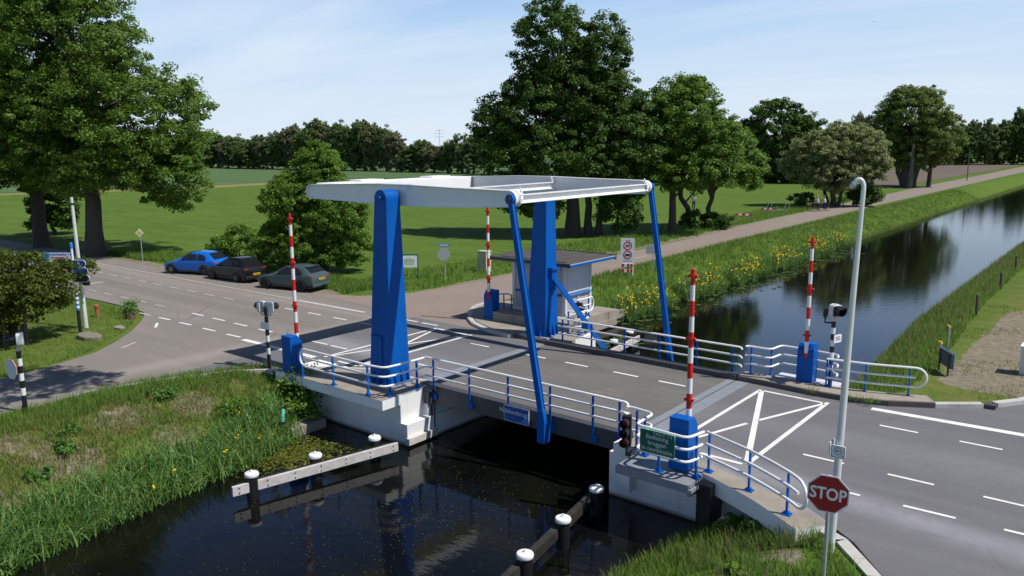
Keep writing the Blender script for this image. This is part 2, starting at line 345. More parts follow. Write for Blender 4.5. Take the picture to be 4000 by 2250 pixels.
def text(body, name, size, mat, parent, M4, align='CENTER', thick=.004, bold=0.0):
    cu = bpy.data.curves.new('t', 'FONT'); cu.body = body; cu.size = size; cu.align_x = align; cu.align_y = 'CENTER'; cu.extrude = thick; cu.offset = bold; cu.resolution_u = 3
    to = bpy.data.objects.new('t', cu); COL.objects.link(to)
    bpy.context.view_layer.update()
    me = bpy.data.meshes.new_from_object(to.evaluated_get(bpy.context.evaluated_depsgraph_get()))
    bpy.data.objects.remove(to); bpy.data.curves.remove(cu)
    me.transform(M4); me.materials.clear(); me.materials.append(mat); me.name = name
    o = bpy.data.objects.new(name, me); COL.objects.link(o)
    if parent is not None:
        off = Vector((0, 0, 0)); p = parent
        while p is not None: off += p.location; p = p.parent
        me.transform(Matrix.Translation(-off)); o.parent = parent
    return o
def frame(org, right, up):
    r = Vector(right).normalized(); u = Vector(up).normalized(); n = r.cross(u).normalized(); u = n.cross(r)
    m = Matrix(((r.x, u.x, n.x, org[0]), (r.y, u.y, n.y, org[1]), (r.z, u.z, n.z, org[2]), (0, 0, 0, 1)))
    return m
def panel(mb, M4, pts, d0, d1, mi=0):
    """outline in a plane given by M4, from depth d0 to d1 along its normal"""
    a = [M4 @ Vector((x, y, 0)) for x, y in pts]
    r = np.array(M4.col[0][:3]); u = np.array(M4.col[1][:3]); n = np.array(M4.col[2][:3]); o = np.array(M4.col[3][:3])
    return mb.extr(pts, o+n*d0, r, u, n, d1-d0, mi)
def rrect(w_, h_, r, n=4):
    out = []
    for cx, cy, a0 in ((w_/2-r, h_/2-r, 0), (-w_/2+r, h_/2-r, 90), (-w_/2+r, -h_/2+r, 180), (w_/2-r, -h_/2+r, 270)):
        for k in range(n+1):
            a = math.radians(a0+90*k/n); out.append((cx+r*math.cos(a), cy+r*math.sin(a)))
    return out
def circ(r, n=20, c=(0, 0)): return [(c[0]+r*math.cos(2*math.pi*i/n), c[1]+r*math.sin(2*math.pi*i/n)) for i in range(n)]
def smooth_path(pts, n=5, rad=.18):
    """round the corners of a polyline"""
    pts = [np.array(p, float) for p in pts]; out = [pts[0]]
    for i in range(1, len(pts)-1):
        a, b, c = pts[i-1], pts[i], pts[i+1]
        d0 = np.linalg.norm(a-b); d1 = np.linalg.norm(c-b); r = min(rad, d0*.45, d1*.45)
        p0 = b+(a-b)/d0*r; p1 = b+(c-b)/d1*r
        for k in range(n+1):
            t = k/n; out.append((1-t)**2*p0+2*t*(1-t)*b+t*t*p1)
    out.append(pts[-1]); return out
# ------------------------------------------------------------------ terrain
WZ = -1.6
def interp(y, t): return np.interp(y, [a for a, b in t], [b for a, b in t])
XLt = [(-200, -19.9), (4, -19.7), (6.5, -20.1), (9, -20.6), (12, -20.95), (13.5, -21.4), (15, -21.9), (16.9, -22.6), (17.1, -19.6), (27.0, -19.6), (27.2, -20.6), (29, -21.6), (31, -22.5), (60, -22.6), (100, -23.1), (200, -23.7), (3000, -24)]
TLt = [(-200, -27.2), (6, -26.6), (9, -26.55), (12.5, -26.75), (14, -26.2), (15.4, -25.6), (16.9, -24.6), (17.1, -20.1), (27.0, -20.1), (27.2, -24.2), (31, -25.6), (40, -26.3), (60, -27.0), (3000, -28)]
XRt = [(-200, -8.9), (14.3, -8.7), (16.1, -8.35), (17.9, -8.2), (18.1, -9.6), (26.2, -9.6), (26.4, -8.5), (31, -8.7), (36, -9.0), (44, -9.5), (100, -9.8), (3000, -10)]
TRt = [(-200, -5.6), (10, -5.4), (13, -5.6), (15.2, -5.0), (16.5, -4.7), (17.9, -4.7), (18.1, -9.1), (26.2, -9.1), (26.4, -6.9), (31, -6.6), (44, -7.3), (100, -7.9), (3000, -8)]
def hgt(x, y):
    x = np.asarray(x, float); y = np.asarray(y, float)
    xl, tl, xr, tr = interp(y, XLt), interp(y, TLt), interp(y, XRt), interp(y, TRt)
    def bank(d, wd, ex=1.7):
        t = np.clip(d/np.maximum(wd, .05), 0, 1); s = 1-(1-t)**ex
        up = WZ+(-.05-WZ)*s
        dn = WZ-np.clip(-d*1.1, 0, 1.6)
        return np.where(d >= 0, up, dn)
    zl = bank(xl-x, xl-tl); zr = bank(x-xr, tr-xr, np.where(y < 18.05, 1.05, 1.7))
    z = np.maximum(zl, zr)
    lump = .05*np.sin(x*1.7+y*.6)*np.sin(y*1.3-x*.4)+.03*np.sin(3.1*x-1.2*y)
    edge = np.clip(np.minimum(np.abs(z+.05), np.abs(z-WZ))*3, 0, 1)
    return z+lump*edge
def grid(lo, hi, f0, f1, step, gr=1.22):
    a = list(np.arange(f0, f1+1e-6, step)); d = step
    while a[-1] < hi: d *= gr; a.append(a[-1]+d)
    d = step; b = [f0]
    while b[-1] > lo: d *= gr; b.append(b[-1]-d)
    return np.array(b[:0:-1]+a)
def build_ground():
    xs = grid(-2600, 2600, -36, -1, .33); ys = np.unique(np.concatenate([grid(-2600, 2600, 0, 60, .5, 1.12), [16.9, 17.1, 27.0, 27.2, 17.9, 18.1, 26.2, 26.4]]))
    X, Y = np.meshgrid(xs, ys); Z = hgt(X, Y); nx, ny = len(xs), len(ys)
    v = np.stack([X.ravel(), Y.ravel(), Z.ravel()], 1)
    idx = np.arange(nx*ny).reshape(ny, nx)
    q = np.stack([idx[:-1, :-1], idx[:-1, 1:], idx[1:, 1:], idx[1:, :-1]], -1).reshape(-1, 4)
    me = bpy.data.meshes.new('ground'); me.from_pydata(v.tolist(), [], q.tolist()); me.polygons.foreach_set('use_smooth', [True]*len(q))
    x, y = v[:, 0], v[:, 1]
    def blob(cx, cy, rx, ry): return np.clip(1.25-np.sqrt(((x-cx)/rx)**2+((y-cy)/ry)**2), 0, 1)
    soil = np.zeros(len(v)); dry = np.zeros(len(v))
    for b in ((-24.6, 10.6, 1.6, 1.5), (-24.3, 13.0, 1.3, 1.2), (-23.2, 8.4, 1.5, 1.6), (-22.6, 11.6, 1.3, 1.3), (-24.8, 7.4, 1.3, 1.5), (-22.2, 6.2, 1.4, 1.6), (-23.3, 15.2, .9, 1.0), (-6.3, 12.6, 1.2, 1.6), (-5.1, 14.7, .9, .8), (-4.1, 12.6, .7, 1.2)): soil = np.maximum(soil, blob(*b)*.62)
    dry = np.maximum(dry, blob(-23.5, 9.5, 4.2, 6)*.9)
    # sandy yard on the right bank
    yard = np.clip((x+5.9-.012*(y-30))/1.0, 0, 1)*np.clip((y-28.2)/1.5, 0, 1)*np.clip((48-y)/6, 0, 1)*(x < 12)
    soil = np.maximum(soil, yard*.92); dry = np.maximum(dry, np.clip((x+6.6)/1.2, 0, 1)*(y > 27)*.8*(x < 14))
    # worn verges beside the roads
    def near(px_, w_): return np.clip(1-np.abs(px_)/w_, 0, 1)
    main = near(y-26.9, .9)*((x < -34) & (x > -60)); soil = np.maximum(soil, main*.95)
    soil = np.maximum(soil, ((y > 26) & (y < 28.6) & (x < -35.2) & (x > -51))*.72)
    brick = np.where((y > 30), near(x+31.6+.014*(y-40), .9), 0)*.8; soil = np.maximum(soil, brick)
    soil = np.maximum(soil, near(x+26.75+.006*(y-60), .5)*(y > 38)*.55)
    soil = np.maximum(soil, near(x+26.9, .55)*(y < 16)*.6)
    isl = np.clip(1-np.abs(np.hypot(x+39.5, y-9.6)-9.3)/.8, 0, 1)*(x > -41)*(y < 19); soil = np.maximum(soil, isl*.8)
    dry = np.maximum(dry, blob(-40, 12.5, 8, 5.5)*.95)
    a = me.attributes.new('zone', 'FLOAT_COLOR', 'POINT')
    a.data.foreach_set('color', np.stack([soil, dry, np.zeros(len(v)), np.ones(len(v))], 1).ravel())
    m, N, L, P = nodes('ground_grass'); g = geo(N)
    at = N.new('ShaderNodeAttribute'); at.attribute_name = 'zone'; sp = N.new('ShaderNodeSeparateColor'); L.new(at.outputs['Color'], sp.inputs[0])
    mp = N.new('ShaderNodeMapping'); mp.inputs['Rotation'].default_value = (0, 0, .35); mp.inputs['Scale'].default_value = (.16, 1.0, 1); L.new(g, mp.inputs[0])
    big = noise(N, L, g, .045, 5, .6); str_ = noise(N, L, mp.outputs[0], .8, 7, .7); med = noise(N, L, g, 1.3, 6, .7); fine = noise(N, L, g, 9, 4, .75)
    c = ramp(N, L, big, [(.3, (.062, .125, .014)), (.72, (.098, .168, .024))])
    c = mixc(N, L, ramp(N, L, str_, [(.42, (0, 0, 0)), (.62, (.85,)*3)]), c, (.125, .19, .034))
    c = mixc(N, L, ramp(N, L, fine, [(.3, (.55,)*3), (.62, (0, 0, 0))]), c, (.036, .068, .012))
    c = mixc(N, L, ramp(N, L, med, [(.5, (0, 0, 0)), (.8, (.5,)*3)]), c, (.15, .195, .045))
    dm = N.new('ShaderNodeMath'); dm.operation = 'MULTIPLY'; L.new(sp.outputs[1], dm.inputs[0]); L.new(ramp(N, L, med, [(.35, (.15,)*3), (.7, (1,)*3)]), dm.inputs[1])
    c = mixc(N, L, dm.outputs[0], c, mixc(N, L, fine, (.10, .105, .022), (.25, .215, .085)))
    sn = noise(N, L, g, .9, 7, .72)
    sm = N.new('ShaderNodeMath'); sm.operation = 'ADD'; L.new(sp.outputs[0], sm.inputs[0]); L.new(sn, sm.inputs[1])
    sf = ramp(N, L, sm.outputs[0], [(.92, (0, 0, 0)), (1.5, (1, 1, 1))])
    c = mixc(N, L, sf, c, ramp(N, L, noise(N, L, g, 3.5, 6, .75), [(.3, (.15, .125, .085)), (.7, (.29, .25, .19))]))
    # wet mud at the water's edge
    sz = N.new('ShaderNodeSeparateXYZ'); L.new(g, sz.inputs[0]); mr = N.new('ShaderNodeMapRange'); mr.inputs['From Min'].default_value = WZ-.05; mr.inputs['From Max'].default_value = WZ+.3; mr.inputs['To Min'].default_value = 1; mr.inputs['To Max'].default_value = 0
    L.new(sz.outputs[2], mr.inputs['Value']); c = mixc(N, L, mr.outputs[0], c, (.03, .026, .016))
    L.new(c, P.inputs['Base Color']); P.inputs['Roughness'].default_value = 1; P.inputs['Specular IOR Level'].default_value = .1
    bump(N, L, P, fine, .9, .06)
    me.materials.append(m); o = bpy.data.objects.new('ground', me); COL.objects.link(o); tag(o, kind='structure')
build_ground()
# ------------------------------------------------------------------ water
def build_water():
    m, N, L, P = nodes('canal_water'); g = geo(N)
    c = ramp(N, L, noise(N, L, g, .5, 4), [(.35, (.0022, .003, .0035)), (.7, (.006, .0065, .004))])
    L.new(c, P.inputs['Base Color']); P.inputs['Roughness'].default_value = .035; P.inputs['IOR'].default_value = 1.333; P.inputs['Specular IOR Level'].default_value = .5
    mp = N.new('ShaderNodeMapping'); mp.inputs['Scale'].default_value = (1.2, 3.2, 1); mp.inputs['Rotation'].default_value = (0, 0, -.6); L.new(g, mp.inputs[0])
    h = noise(N, L, mp.outputs[0], 1.3, 4, .55); bump(N, L, P, h, .075, .05)
    b = MB(); b.add([(-32, -120, WZ), (-2, -120, WZ), (-2, 2400, WZ), (-32, 2400, WZ)], [(0, 1, 2, 3)])
    struct('water', b, m)
build_water()
# ------------------------------------------------------------------ fields (thin crop sheets on the flat land)
def field(name, poly, z, cols, sx, sy, rot):
    m, N, L, P = nodes(name+'_crop'); g = geo(N)
    mp = N.new('ShaderNodeMapping'); mp.inputs['Rotation'].default_value = (0, 0, rot); mp.inputs['Scale'].default_value = (sx, sy, 1); L.new(g, mp.inputs[0])
    a = noise(N, L, mp.outputs[0], 1, 5, .65); f = noise(N, L, g, 2.5, 5, .7)
    c = ramp(N, L, a, [(.3, cols[0]), (.7, cols[1])]); c = mixc(N, L, ramp(N, L, f, [(.35, (.5,)*3), (.65, (0, 0, 0))]), c, sc3(cols[0], .6))
    L.new(c, P.inputs['Base Color']); P.inputs['Roughness'].default_value = 1; P.inputs['Specular IOR Level'].default_value = .1; bump(N, L, P, f, .8, .1)
    b = MB(); b.prism(poly, -.04, z); struct(name, b, m)
field('crop_field', [(-178, 20), (-158, 78), (-160, 128), (-88, 206), (-70, 200), (-70, 330), (-600, 330), (-600, 20)], .10, ((.075, .135, .05), (.11, .185, .075)), .02, .3, .6)
field('stubble_field', [(-172, 20), (-148, 84), (-155, 128), (-159.9, 127.9), (-157.9, 78), (-177.8, 20)], .03, ((.20, .20, .065), (.27, .25, .10)), .05, .6, .6)
field('ploughed_field', [(-37.6, 150), (-37.6, 330), (-68, 330), (-60, 170)], .06, ((.13, .105, .085), (.20, .165, .135)), .02, .55, 1.5)
# ------------------------------------------------------------------ roads
def brickmat():
    m, N, L, P = nodes('brick_paving'); g = geo(N)
    mp = N.new('ShaderNodeMapping'); mp.inputs['Rotation'].default_value = (0, 0, .78); L.new(g, mp.inputs[0])
    br = N.new('ShaderNodeTexBrick'); L.new(mp.outputs[0], br.inputs['Vector']); br.inputs['Scale'].default_value = 1; br.inputs['Brick Width'].default_value = .22; br.inputs['Row Height'].default_value = .075
    br.inputs['Mortar Size'].default_value = .008; br.inputs['Color1'].default_value = (.30, .225, .185, 1); br.inputs['Color2'].default_value = (.225, .175, .15, 1); br.inputs['Mortar'].default_value = (.14, .12, .10, 1)
    a = noise(N, L, g, .35, 6, .65); c = mixc(N, L, ramp(N, L, a, [(.35, (0, 0, 0)), (.75, (.75,)*3)]), br.outputs[0], (.265, .235, .205))
    c = mixc(N, L, .4, c, mixc(N, L, noise(N, L, g, 14, 3, .7), (.12, .1, .085), (.36, .30, .26)))
    L.new(c, P.inputs['Base Color']); P.inputs['Roughness'].default_value = .95; P.inputs['Specular IOR Level'].default_value = .2
    return m
m_brick = brickmat()
b = MB(); b.prism([(-27.0, -60), (-27.0, 25.6), (-33, 26.3), (-60, 26.3), (-400, 26.3), (-400, 18.1), (-47.8, 18.1), (-43.7, 18.4), (-40.2, 18.5), (-38.6, 18.35), (-37.6, 17.85), (-36.3, 17.0), (-35.0, 16.0), (-33.6, 14.7), (-32.4, 13.3), (-31.7, 11.4), (-31.3, 9.4), (-31.2, 6), (-31.2, -60)], -.3, 0.0)
struct('main_road', b, m_aso)
b = MB(); b.prism([(-26.99, 9.9), (-26.7, 11.2), (-26.75, 12.6), (-26.1, 13.9), (-25.4, 15.4), (-24.0, 16.4), (-24.0, 16.9), (-22.6, 17.6), (-21.2, 18.4), (-18.87, 18.4), (-18.87, 25.3), (-20.7, 25.35), (-22.36, 25.6), (-26.99, 25.6)], -.3, .004)
struct('bridge_approach_road', b, m_asn)
b = MB(); b.prism([(-27.0, 25.6), (-22.4, 25.61), (-22.3, 25.68), (-23.51, 26.17), (-24.39, 26.85), (-25.1, 27.64), (-25.79, 28.64), (-26.13, 29.8), (-26.5, 33), (-26.75, 41), (-27.3, 48), (-27.8, 68), (-28.6, 110), (-29.0, 240), (-29.5, 700), (-35, 700), (-34.6, 288), (-34.0, 158), (-32.6, 106), (-31.7, 78), (-31.0, 59), (-30.7, 48), (-31.2, 38), (-31.1, 34.7), (-31.3, 31.6), (-32.0, 29.2), (-33.4, 27.6), (-36.1, 26.6), (-36.0, 26.31), (-33, 26.31)], -.3, .002)
struct('brick_road', b, m_brick)
b = MB(); b.prism([(-10.68, 17.9), (-8.4, 17.7), (-7.7, 17.5), (-5.44, 16.7), (-4.6, 16.3), (-4.15, 15.95), (-3.75, 15.45), (-3.35, 14.95), (-2.7, 13.9), (-2.2, 12.3), (-2.0, 9), (-2.0, -60), (6, -60), (6, 12), (9, 17.5), (60, 17.5), (60, 26.5), (9, 27), (3, 33), (2.6, 60), (-.6, 60), (-.8, 34), (-1.6, 31), (-2.6, 28.35), (-3.5, 27.2), (-4.75, 26.2), (-5.93, 25.4), (-6.86, 25.1), (-8.14, 25.05), (-10.68, 25.15)], -.3, .003)
struct('junction_road', b, m_asn)
# ------------------------------------------------------------------ painted markings
def strips(name, segs, mat, z=.011):
    b = MB()
    for (x0, y0, x1, y1, w_) in segs:
        d = np.array([x1-x0, y1-y0]); n = np.array([-d[1], d[0]])/np.linalg.norm(d)*w_/2
        b.add([(x0+n[0], y0+n[1], z), (x0-n[0], y0-n[1], z), (x1-n[0], y1-n[1], z), (x1+n[0], y1+n[1], z)], [(0, 1, 2, 3)])
    return struct(name, b, mat)
S = []
for x in (-26.3, -21.43, -5.65, -3.62, -1.6, .4, 2.4): S.append((x, 23.46 if x > -26 else 23.27, x+1.0, 23.47 if x > -26 else 23.28, .10))
for x in (-28.9, -27.0, -25.75, -20.9, -6.6, -4.54, -2.5, -.5, 1.5): S.append((x, 19.74 if x < -24 else 19.96, x+1.02, 19.76 if x < -24 else 19.97, .10))
for x in (-36.8, -34.91, -32.91, -30.99): S.append((x, 18.17+.012*(x+36.8), x+.98, 18.22+.012*(x+36.8), .12))
S += [(-29.55, 18.13, -24.75, 18.19, .26)]
for x0, x1 in ((-29.3, -29.0), (-26.93, -26.1), (-25.8, -24.8)): S.append((x0, 24.97, x1, 25.0, .11))
for x in (-33.74, -31.92, -30.02, -28.14): S.append((x, 23.18+.02*(x+33), x+.98, 23.2+.02*(x+33), .10))
for x in (-36.4, -34.53, -32.7, -30.74): S.append((x, 19.66, x+1.0, 19.69, .12))
S += [(-35.62, 17.5, -34.8, 17.0, .12)]
# crossed boxes on both approaches
for xa, xb in ((-24.5, -22.41), (-9.64, -7.48)):
    S += [(xa, 18.45, xa, 24.62, .12), (xb, 18.45, xb, 24.62, .13), (xa+.12, 24.56, xb-.12, 24.5, .12), (xa+.9, 18.40, xb-.1, 18.38, .12),
          (xa+.08, 24.5, xb-.08, 18.65, .16 if xa > -20 else .12), (xa+.1, 18.7, xa+.95, 21.3, .12), (xb-.06, 24.42, xb-1.05, 21.75, .12)]
S += [(-6.25, 24.84, -2.3, 25.04, .27), (-2.3, 25.04, 6, 25.5, .27)]
for x in (-5.75, -3.81, -1.88, .1): S.append((x, 18.26+.045*(x+5.7), x+1.04, 18.3+.045*(x+5.7), .10))
strips('road_markings', S, m_mark)
S = []
for i in range(9): S.append((-54.1+i*1.9, 22.80+.006*i, -53.1+i*1.9, 22.82+.006*i, .09))
for i in range(5): S.append((-47.53+i*1.88, 19.52+.03*i, -46.6+i*1.88, 19.56+.03*i, .09))
S += [(-38.6, 18.14, -37.6, 18.16, .12), (-49.6, 18.12, -49.6, 21.25, .22), (-62, 24.6, -35.1, 24.88, .09), (-35.0, 24.83, -29.7, 24.92, .24), (-32.22, 14.26, -32.76, 15.11, .1), (-27.16, 9.95, -27.22, 11.05, .1), (-28.6, 47, -28.7, 50.5, .09), (-31.4, 5.5, -31.5, 7.6, .1)]
strips('worn_road_markings', S, m_markw)
# ------------------------------------------------------------------ kerbs
def ribbon(pts, w_, z0, z1, b, side=1, mi=0):
    p = [np.array(q, float) for q in pts]
    for i in range(len(p)-1):
        d = p[i+1]-p[i]; L_ = np.linalg.norm(d); n = side*np.array([-d[1], d[0]])/L_*w_
        g = d/L_*.006
        b.prism([tuple(p[i]+g), tuple(p[i+1]-g), tuple(p[i+1]-g+n), tuple(p[i]+g+n)], z0, z1, mi)
b = MB(); kp = [(-4.95, 16.32), (-4.3, 15.98), (-3.78, 15.4), (-3.36, 14.92), (-2.95, 14.3), (-2.55, 13.4), (-2.3, 12.3), (-2.15, 11), (-2.12, 8), (-2.12, 0)]
ribbon(kp, .26, -.2, .02, b, -1)
struct('kerb', b, m_kerb)
b = MB(); kq = [(-4.76, 26.06), (-4.2, 26.48), (-3.6, 26.95)]
ribbon(kq, .24, -.2, .13, b, 1); kq = [(-3.28, 27.28), (-2.72, 28.1), (-2.3, 28.95), (-1.9, 30.0), (-1.3, 31.6), (-1.0, 33.5)]
ribbon(kq, .24, -.2, .13, b, 1)
struct('kerb.001', b, m_kerb)
b = MB(); b.box((-3.60, 26.96, -.2), (-3.3, 27.27, .128)); 
for i in range(3): b.box((-3.52+i*.07, 26.93, .03), (-3.48+i*.07, 26.97, .09))
tag(b.build('storm_drain', m_dsteel), 'dark iron drain grate set between pale kerb blocks by the yard', 'drain')
b = MB(); ribbon([(-26.85, 11.6), (-26.65, 12.6), (-26.1, 13.8), (-25.45, 15.2), (-24.2, 16.3)], .14, -.2, .05, b, 1)
struct('kerb.002', b, m_kerb)
# ------------------------------------------------------------------ abutments
A = thing('bridge_abutment', (-21, 21, 0), 'whitewashed concrete abutment under the blue towers with a stepped sunlit end', 'abutment')
b = MB(); b.box((-24.6, 16.8, -3), (-18.47, 26.2, -.02)); b.box((-24.0, 16.802, -.5), (-18.468, 17.85, .118)); b.box((-20, 16.79, -3), (-18.17, 26.6, -.87)); b.box((-21, 26.2, -3), (-18.12, 27.7, .118)); b.box((-18.62, 17.86, -3), (-18.3, 26, -.35))
b.build('wall', m_conc, A)
b = MB(); b.prism([(-24.05, 15.95), (-18.36, 15.95), (-18.36, 16.798), (-18.47, 16.8), (-23.6, 16.8), (-24.05, 16.4)], -.2, .12, 0, 1); b.build('walkway', [m_conc, m_walk], A)
b = MB(); b.prism([(-23.7, 16.8), (-18.475, 16.8), (-18.475, 18.35), (-21.2, 18.35), (-22.6, 17.55), (-23.6, 16.95)], -.019, .124); b.build('walkway', m_walk, A)
b = MB(); ribbon([(-24.0, 16.6), (-23.65, 16.98), (-22.7, 17.56), (-21.3, 18.38), (-18.5, 18.42)], .14, -.1, .13, b, -1); b.build('kerb', m_kerb, A)
b = MB(); b.prism([(-26.13, 29.9), (-25.9, 28.64), (-25.2, 27.70), (-24.45, 26.95), (-23.55, 26.27), (-22.38, 25.78), (-20.73, 25.47), (-18.5, 25.36), (-18.121, 25.6), (-18.121, 26.5), (-18.42, 27.72), (-19.0, 27.75), (-19.0, 30.8), (-22, 31), (-25.6, 31)], -.2, .12); b.build('walkway', m_walk, A)
b = MB(); ribbon([(-26.2, 30.2), (-25.95, 28.95), (-25.63, 28.35), (-25.1, 27.62), (-24.39, 26.83), (-23.51, 26.15), (-22.9, 25.87), (-22.36, 25.64), (-21.4, 25.45), (-20.73, 25.33)], .22, -.1, .135, b, -1); b.build('kerb', m_kerb, A)
b = MB(); ribbon([(-20.73, 25.33), (-18.9, 25.24)], .2, -.1, .13, b, 1); b.build('kerb', m_darkkerb, A)
b = MB(); b.box((-18.17, 16.72, -1.52), (-18.02, 18.05, -1.30)); b.build('fender_timber', m_timber, A)
b = MB()
for i in range(2): b.box((-18.3+i*.09, 17.95+i*.06, -1.5), (-18.24+i*.09, 18.0+i*.06, -.15))
b.box((-18.46, 17.83, -.45), (-18.2, 18.02, -.02)); b.box((-18.40, 17.82, .0), (-18.05, 18.03, .1))
b.build('pipe_cover', m_dsteel, A)
B_ = thing('bridge_abutment', (-8, 21, 0), 'whitewashed concrete abutment curving down to the grass by the stop sign', 'abutment')
b = MB(); b.prism([(-11.15, 17.8), (-8.2, 17.74), (-6.6, 17.05), (-5.3, 16.35), (-4.7, 16.9), (-4.7, 25.0), (-6.5, 25.4), (-8.5, 26.3), (-11.15, 26.3)], -3, -.34)
b.prism([(-10.72, 17.88), (-8.2, 17.8), (-6.6, 17.15), (-5.3, 16.45), (-4.7, 17.0), (-4.7, 25.0), (-10.72, 25.2)], -.34, -.02); b.build('wall', m_conc, B_)
b = MB(); b.prism([(-8.0, 17.0), (-7.68, 16.9), (-7.04, 16.62), (-6.44, 16.32), (-5.87, 15.98), (-5.2, 15.55), (-4.72, 16.15), (-5.44, 16.70), (-7.0, 17.28), (-7.7, 17.52), (-8.4, 17.70), (-10.72, 17.92), (-10.72, 17.4), (-9.9, 17.35), (-8.0, 17.3)], -.3, .12, 0, 1); b.build('walkway', [m_conc, m_walk], B_)
b = MB(); ribbon([(-10.7, 17.95), (-8.4, 17.74), (-7.7, 17.55), (-5.44, 16.74), (-4.7, 16.2)], .05, -.1, .125, b, -1); b.build('kerb', m_steel, B_)
b = MB(); b.box((-9.97, 16.22, -.02), (-7.97, 17.35, .075)); b.box((-9.97, 16.2, -.12), (-7.97, 16.26, .08)); b.box((-7.97, 16.22, -.12), (-7.9, 17.2, -.04)); b.box((-8.1, 16.4, -.3), (-8.0, 17.2, -.03)); b.box((-9.5, 16.4, -.22), (-9.4, 17.3, -.03)); b.build('steel_platform', m_plate, B_)
b = MB(); b.box((-7.96, 16.62, -1.0), (-7.60, 17.3, .0)); b.build('cable_box', m_black, B_)
b = MB(); b.box((-10.78, 17.4, -.7), (-10.3, 17.9, .115)); b.extr([(0, 0), (.5, 0), (.5, -.5)], (-10.78, 17.42, -.7), (1, 0, 0), (0, 0, 1), (0, 1, 0), .45); b.build('bearing_block', m_conc, B_)
b = MB(); b.prism([(-10.7, 25.2), (-9.62, 25.17), (-8.14, 25.08), (-6.86, 25.12), (-5.93, 25.42), (-4.75, 26.10), (-5.14, 26.72), (-6.13, 26.3), (-7.43, 26.0), (-8.98, 25.95), (-10.7, 25.88)], -.3, .16); b.build('walkway', m_walk, B_)
b = MB(); ribbon([(-10.68, 25.16), (-9.62, 25.13), (-8.14, 25.04), (-6.86, 25.08), (-5.93, 25.38), (-4.74, 26.06)], .12, -.1, .165, b, 1); b.build('kerb', m_darkkerb, B_)
b = MB(); b.box((-9.75, 25.96, -.06), (-7.65, 26.72, .10)); b.build('steel_platform', m_lgray, B_)
# low quay wall on the far bank
b = MB(); b.box((-22.75, 30.2, -3), (-22.5, 37.4, -1.0)); b.box((-22.49, 31.0, -1.35), (-22.38, 37.3, -1.18)); b.box((-22.9, 30.0, -3), (-22.6, 33.6, -.75)); b.box((-21.9, 27.9, -3), (-20.2, 30.1, -.9))
tag(b.build('quay_wall', m_walk), 'low crumbling concrete quay wall at the waterline below the operator hut', 'quay wall')
# ------------------------------------------------------------------ drawbridge
D = thing('drawbridge', (-16, 21.75, 0), 'blue and white drawbridge over the canal with raised balance beams', 'drawbridge')
def tower(yc, face):
    b = MB(); x1 = -19.22
    lo = [(-20.22, yc-.44), (x1+.03, yc-.44), (x1+.03, yc+.44), (-20.22, yc+.44)]
    hi = [(-19.80, yc-.30), (x1-.02, yc-.30), (x1-.02, yc+.28), (-19.80, yc+.28)]
    zt = 6.34
    v = [(*p, .19) for p in lo]+[(*p, zt) for p in hi]
    b.add(v, [(3, 2, 1, 0), (0, 1, 5, 4), (1, 2, 6, 5), (2, 3, 7, 6), (3, 0, 4, 7)])
    # rounded head
    r = .28; cx = -19.52; n = 12; o = len(b.v)
    for k in range(n+1):
        a = math.pi*k/n; b.v += [(cx-math.cos(a)*r, yc-.30, zt+math.sin(a)*r), (cx-math.cos(a)*r, yc+.28, zt+math.sin(a)*r)]
    for k in range(n): b.f.append((o+2*k, o+2*k+1, o+2*k+3, o+2*k+2)); b.m.append(0)
    b.f.append(tuple(o+2*k for k in range(n+1))); b.f.append(tuple(o+2*(n-k)+1 for k in range(n+1))); b.m += [0, 0]
    # gusset ribs at the foot
    for y in (yc-.26, yc+.02, yc+.3): b.extr([(0, 0), (.16, 0), (0, .55)], (x1+.02, y, .19), (1, 0, 0), (0, 0, 1), (0, 1, 0), .03)
    for x in (-20.0, -19.7, -19.4): b.extr([(0, 0), (.16, 0), (0, .5)], (x, yc-.43, .19), (0, -1, 0), (0, 0, 1), (1, 0, 0), .03)
    t = b.build('tower', m_blue, D)
    p = MB(); p.box((-20.42, yc-.62, .125), (-18.98, yc+.6, .19)); p.build('base_plate', m_steel, t)
    q = MB(); q.lathe((-19.50, yc-.31, 6.36), [(.06, -.09), (.06, .0)], 6, axis='y'); q.lathe((-19.50, yc-.305, 6.36), [(.11, -.02), (.11, .0)], 12, axis='y'); q.build('pivot_pin', m_blue, t)
    if face:
        q = MB(); q.box((-20.02, yc-.452, .55), (-19.56, yc-.425, 1.75)); q.box((-20.06, yc-.475, 1.75), (-19.52, yc-.40, 1.80)); q.build('access_door', m_blue, t)
    return t
T1 = tower(17.5, True); T2 = tower(26.02, False)
b = MB(); b.box((-19.24, 25.86, 2.1), (-19.05, 26.2, 3.0)); b.box((-19.25, 25.8, 2.95), (-18.98, 26.26, 3.05)); b.build('bracket', m_blue, T2)
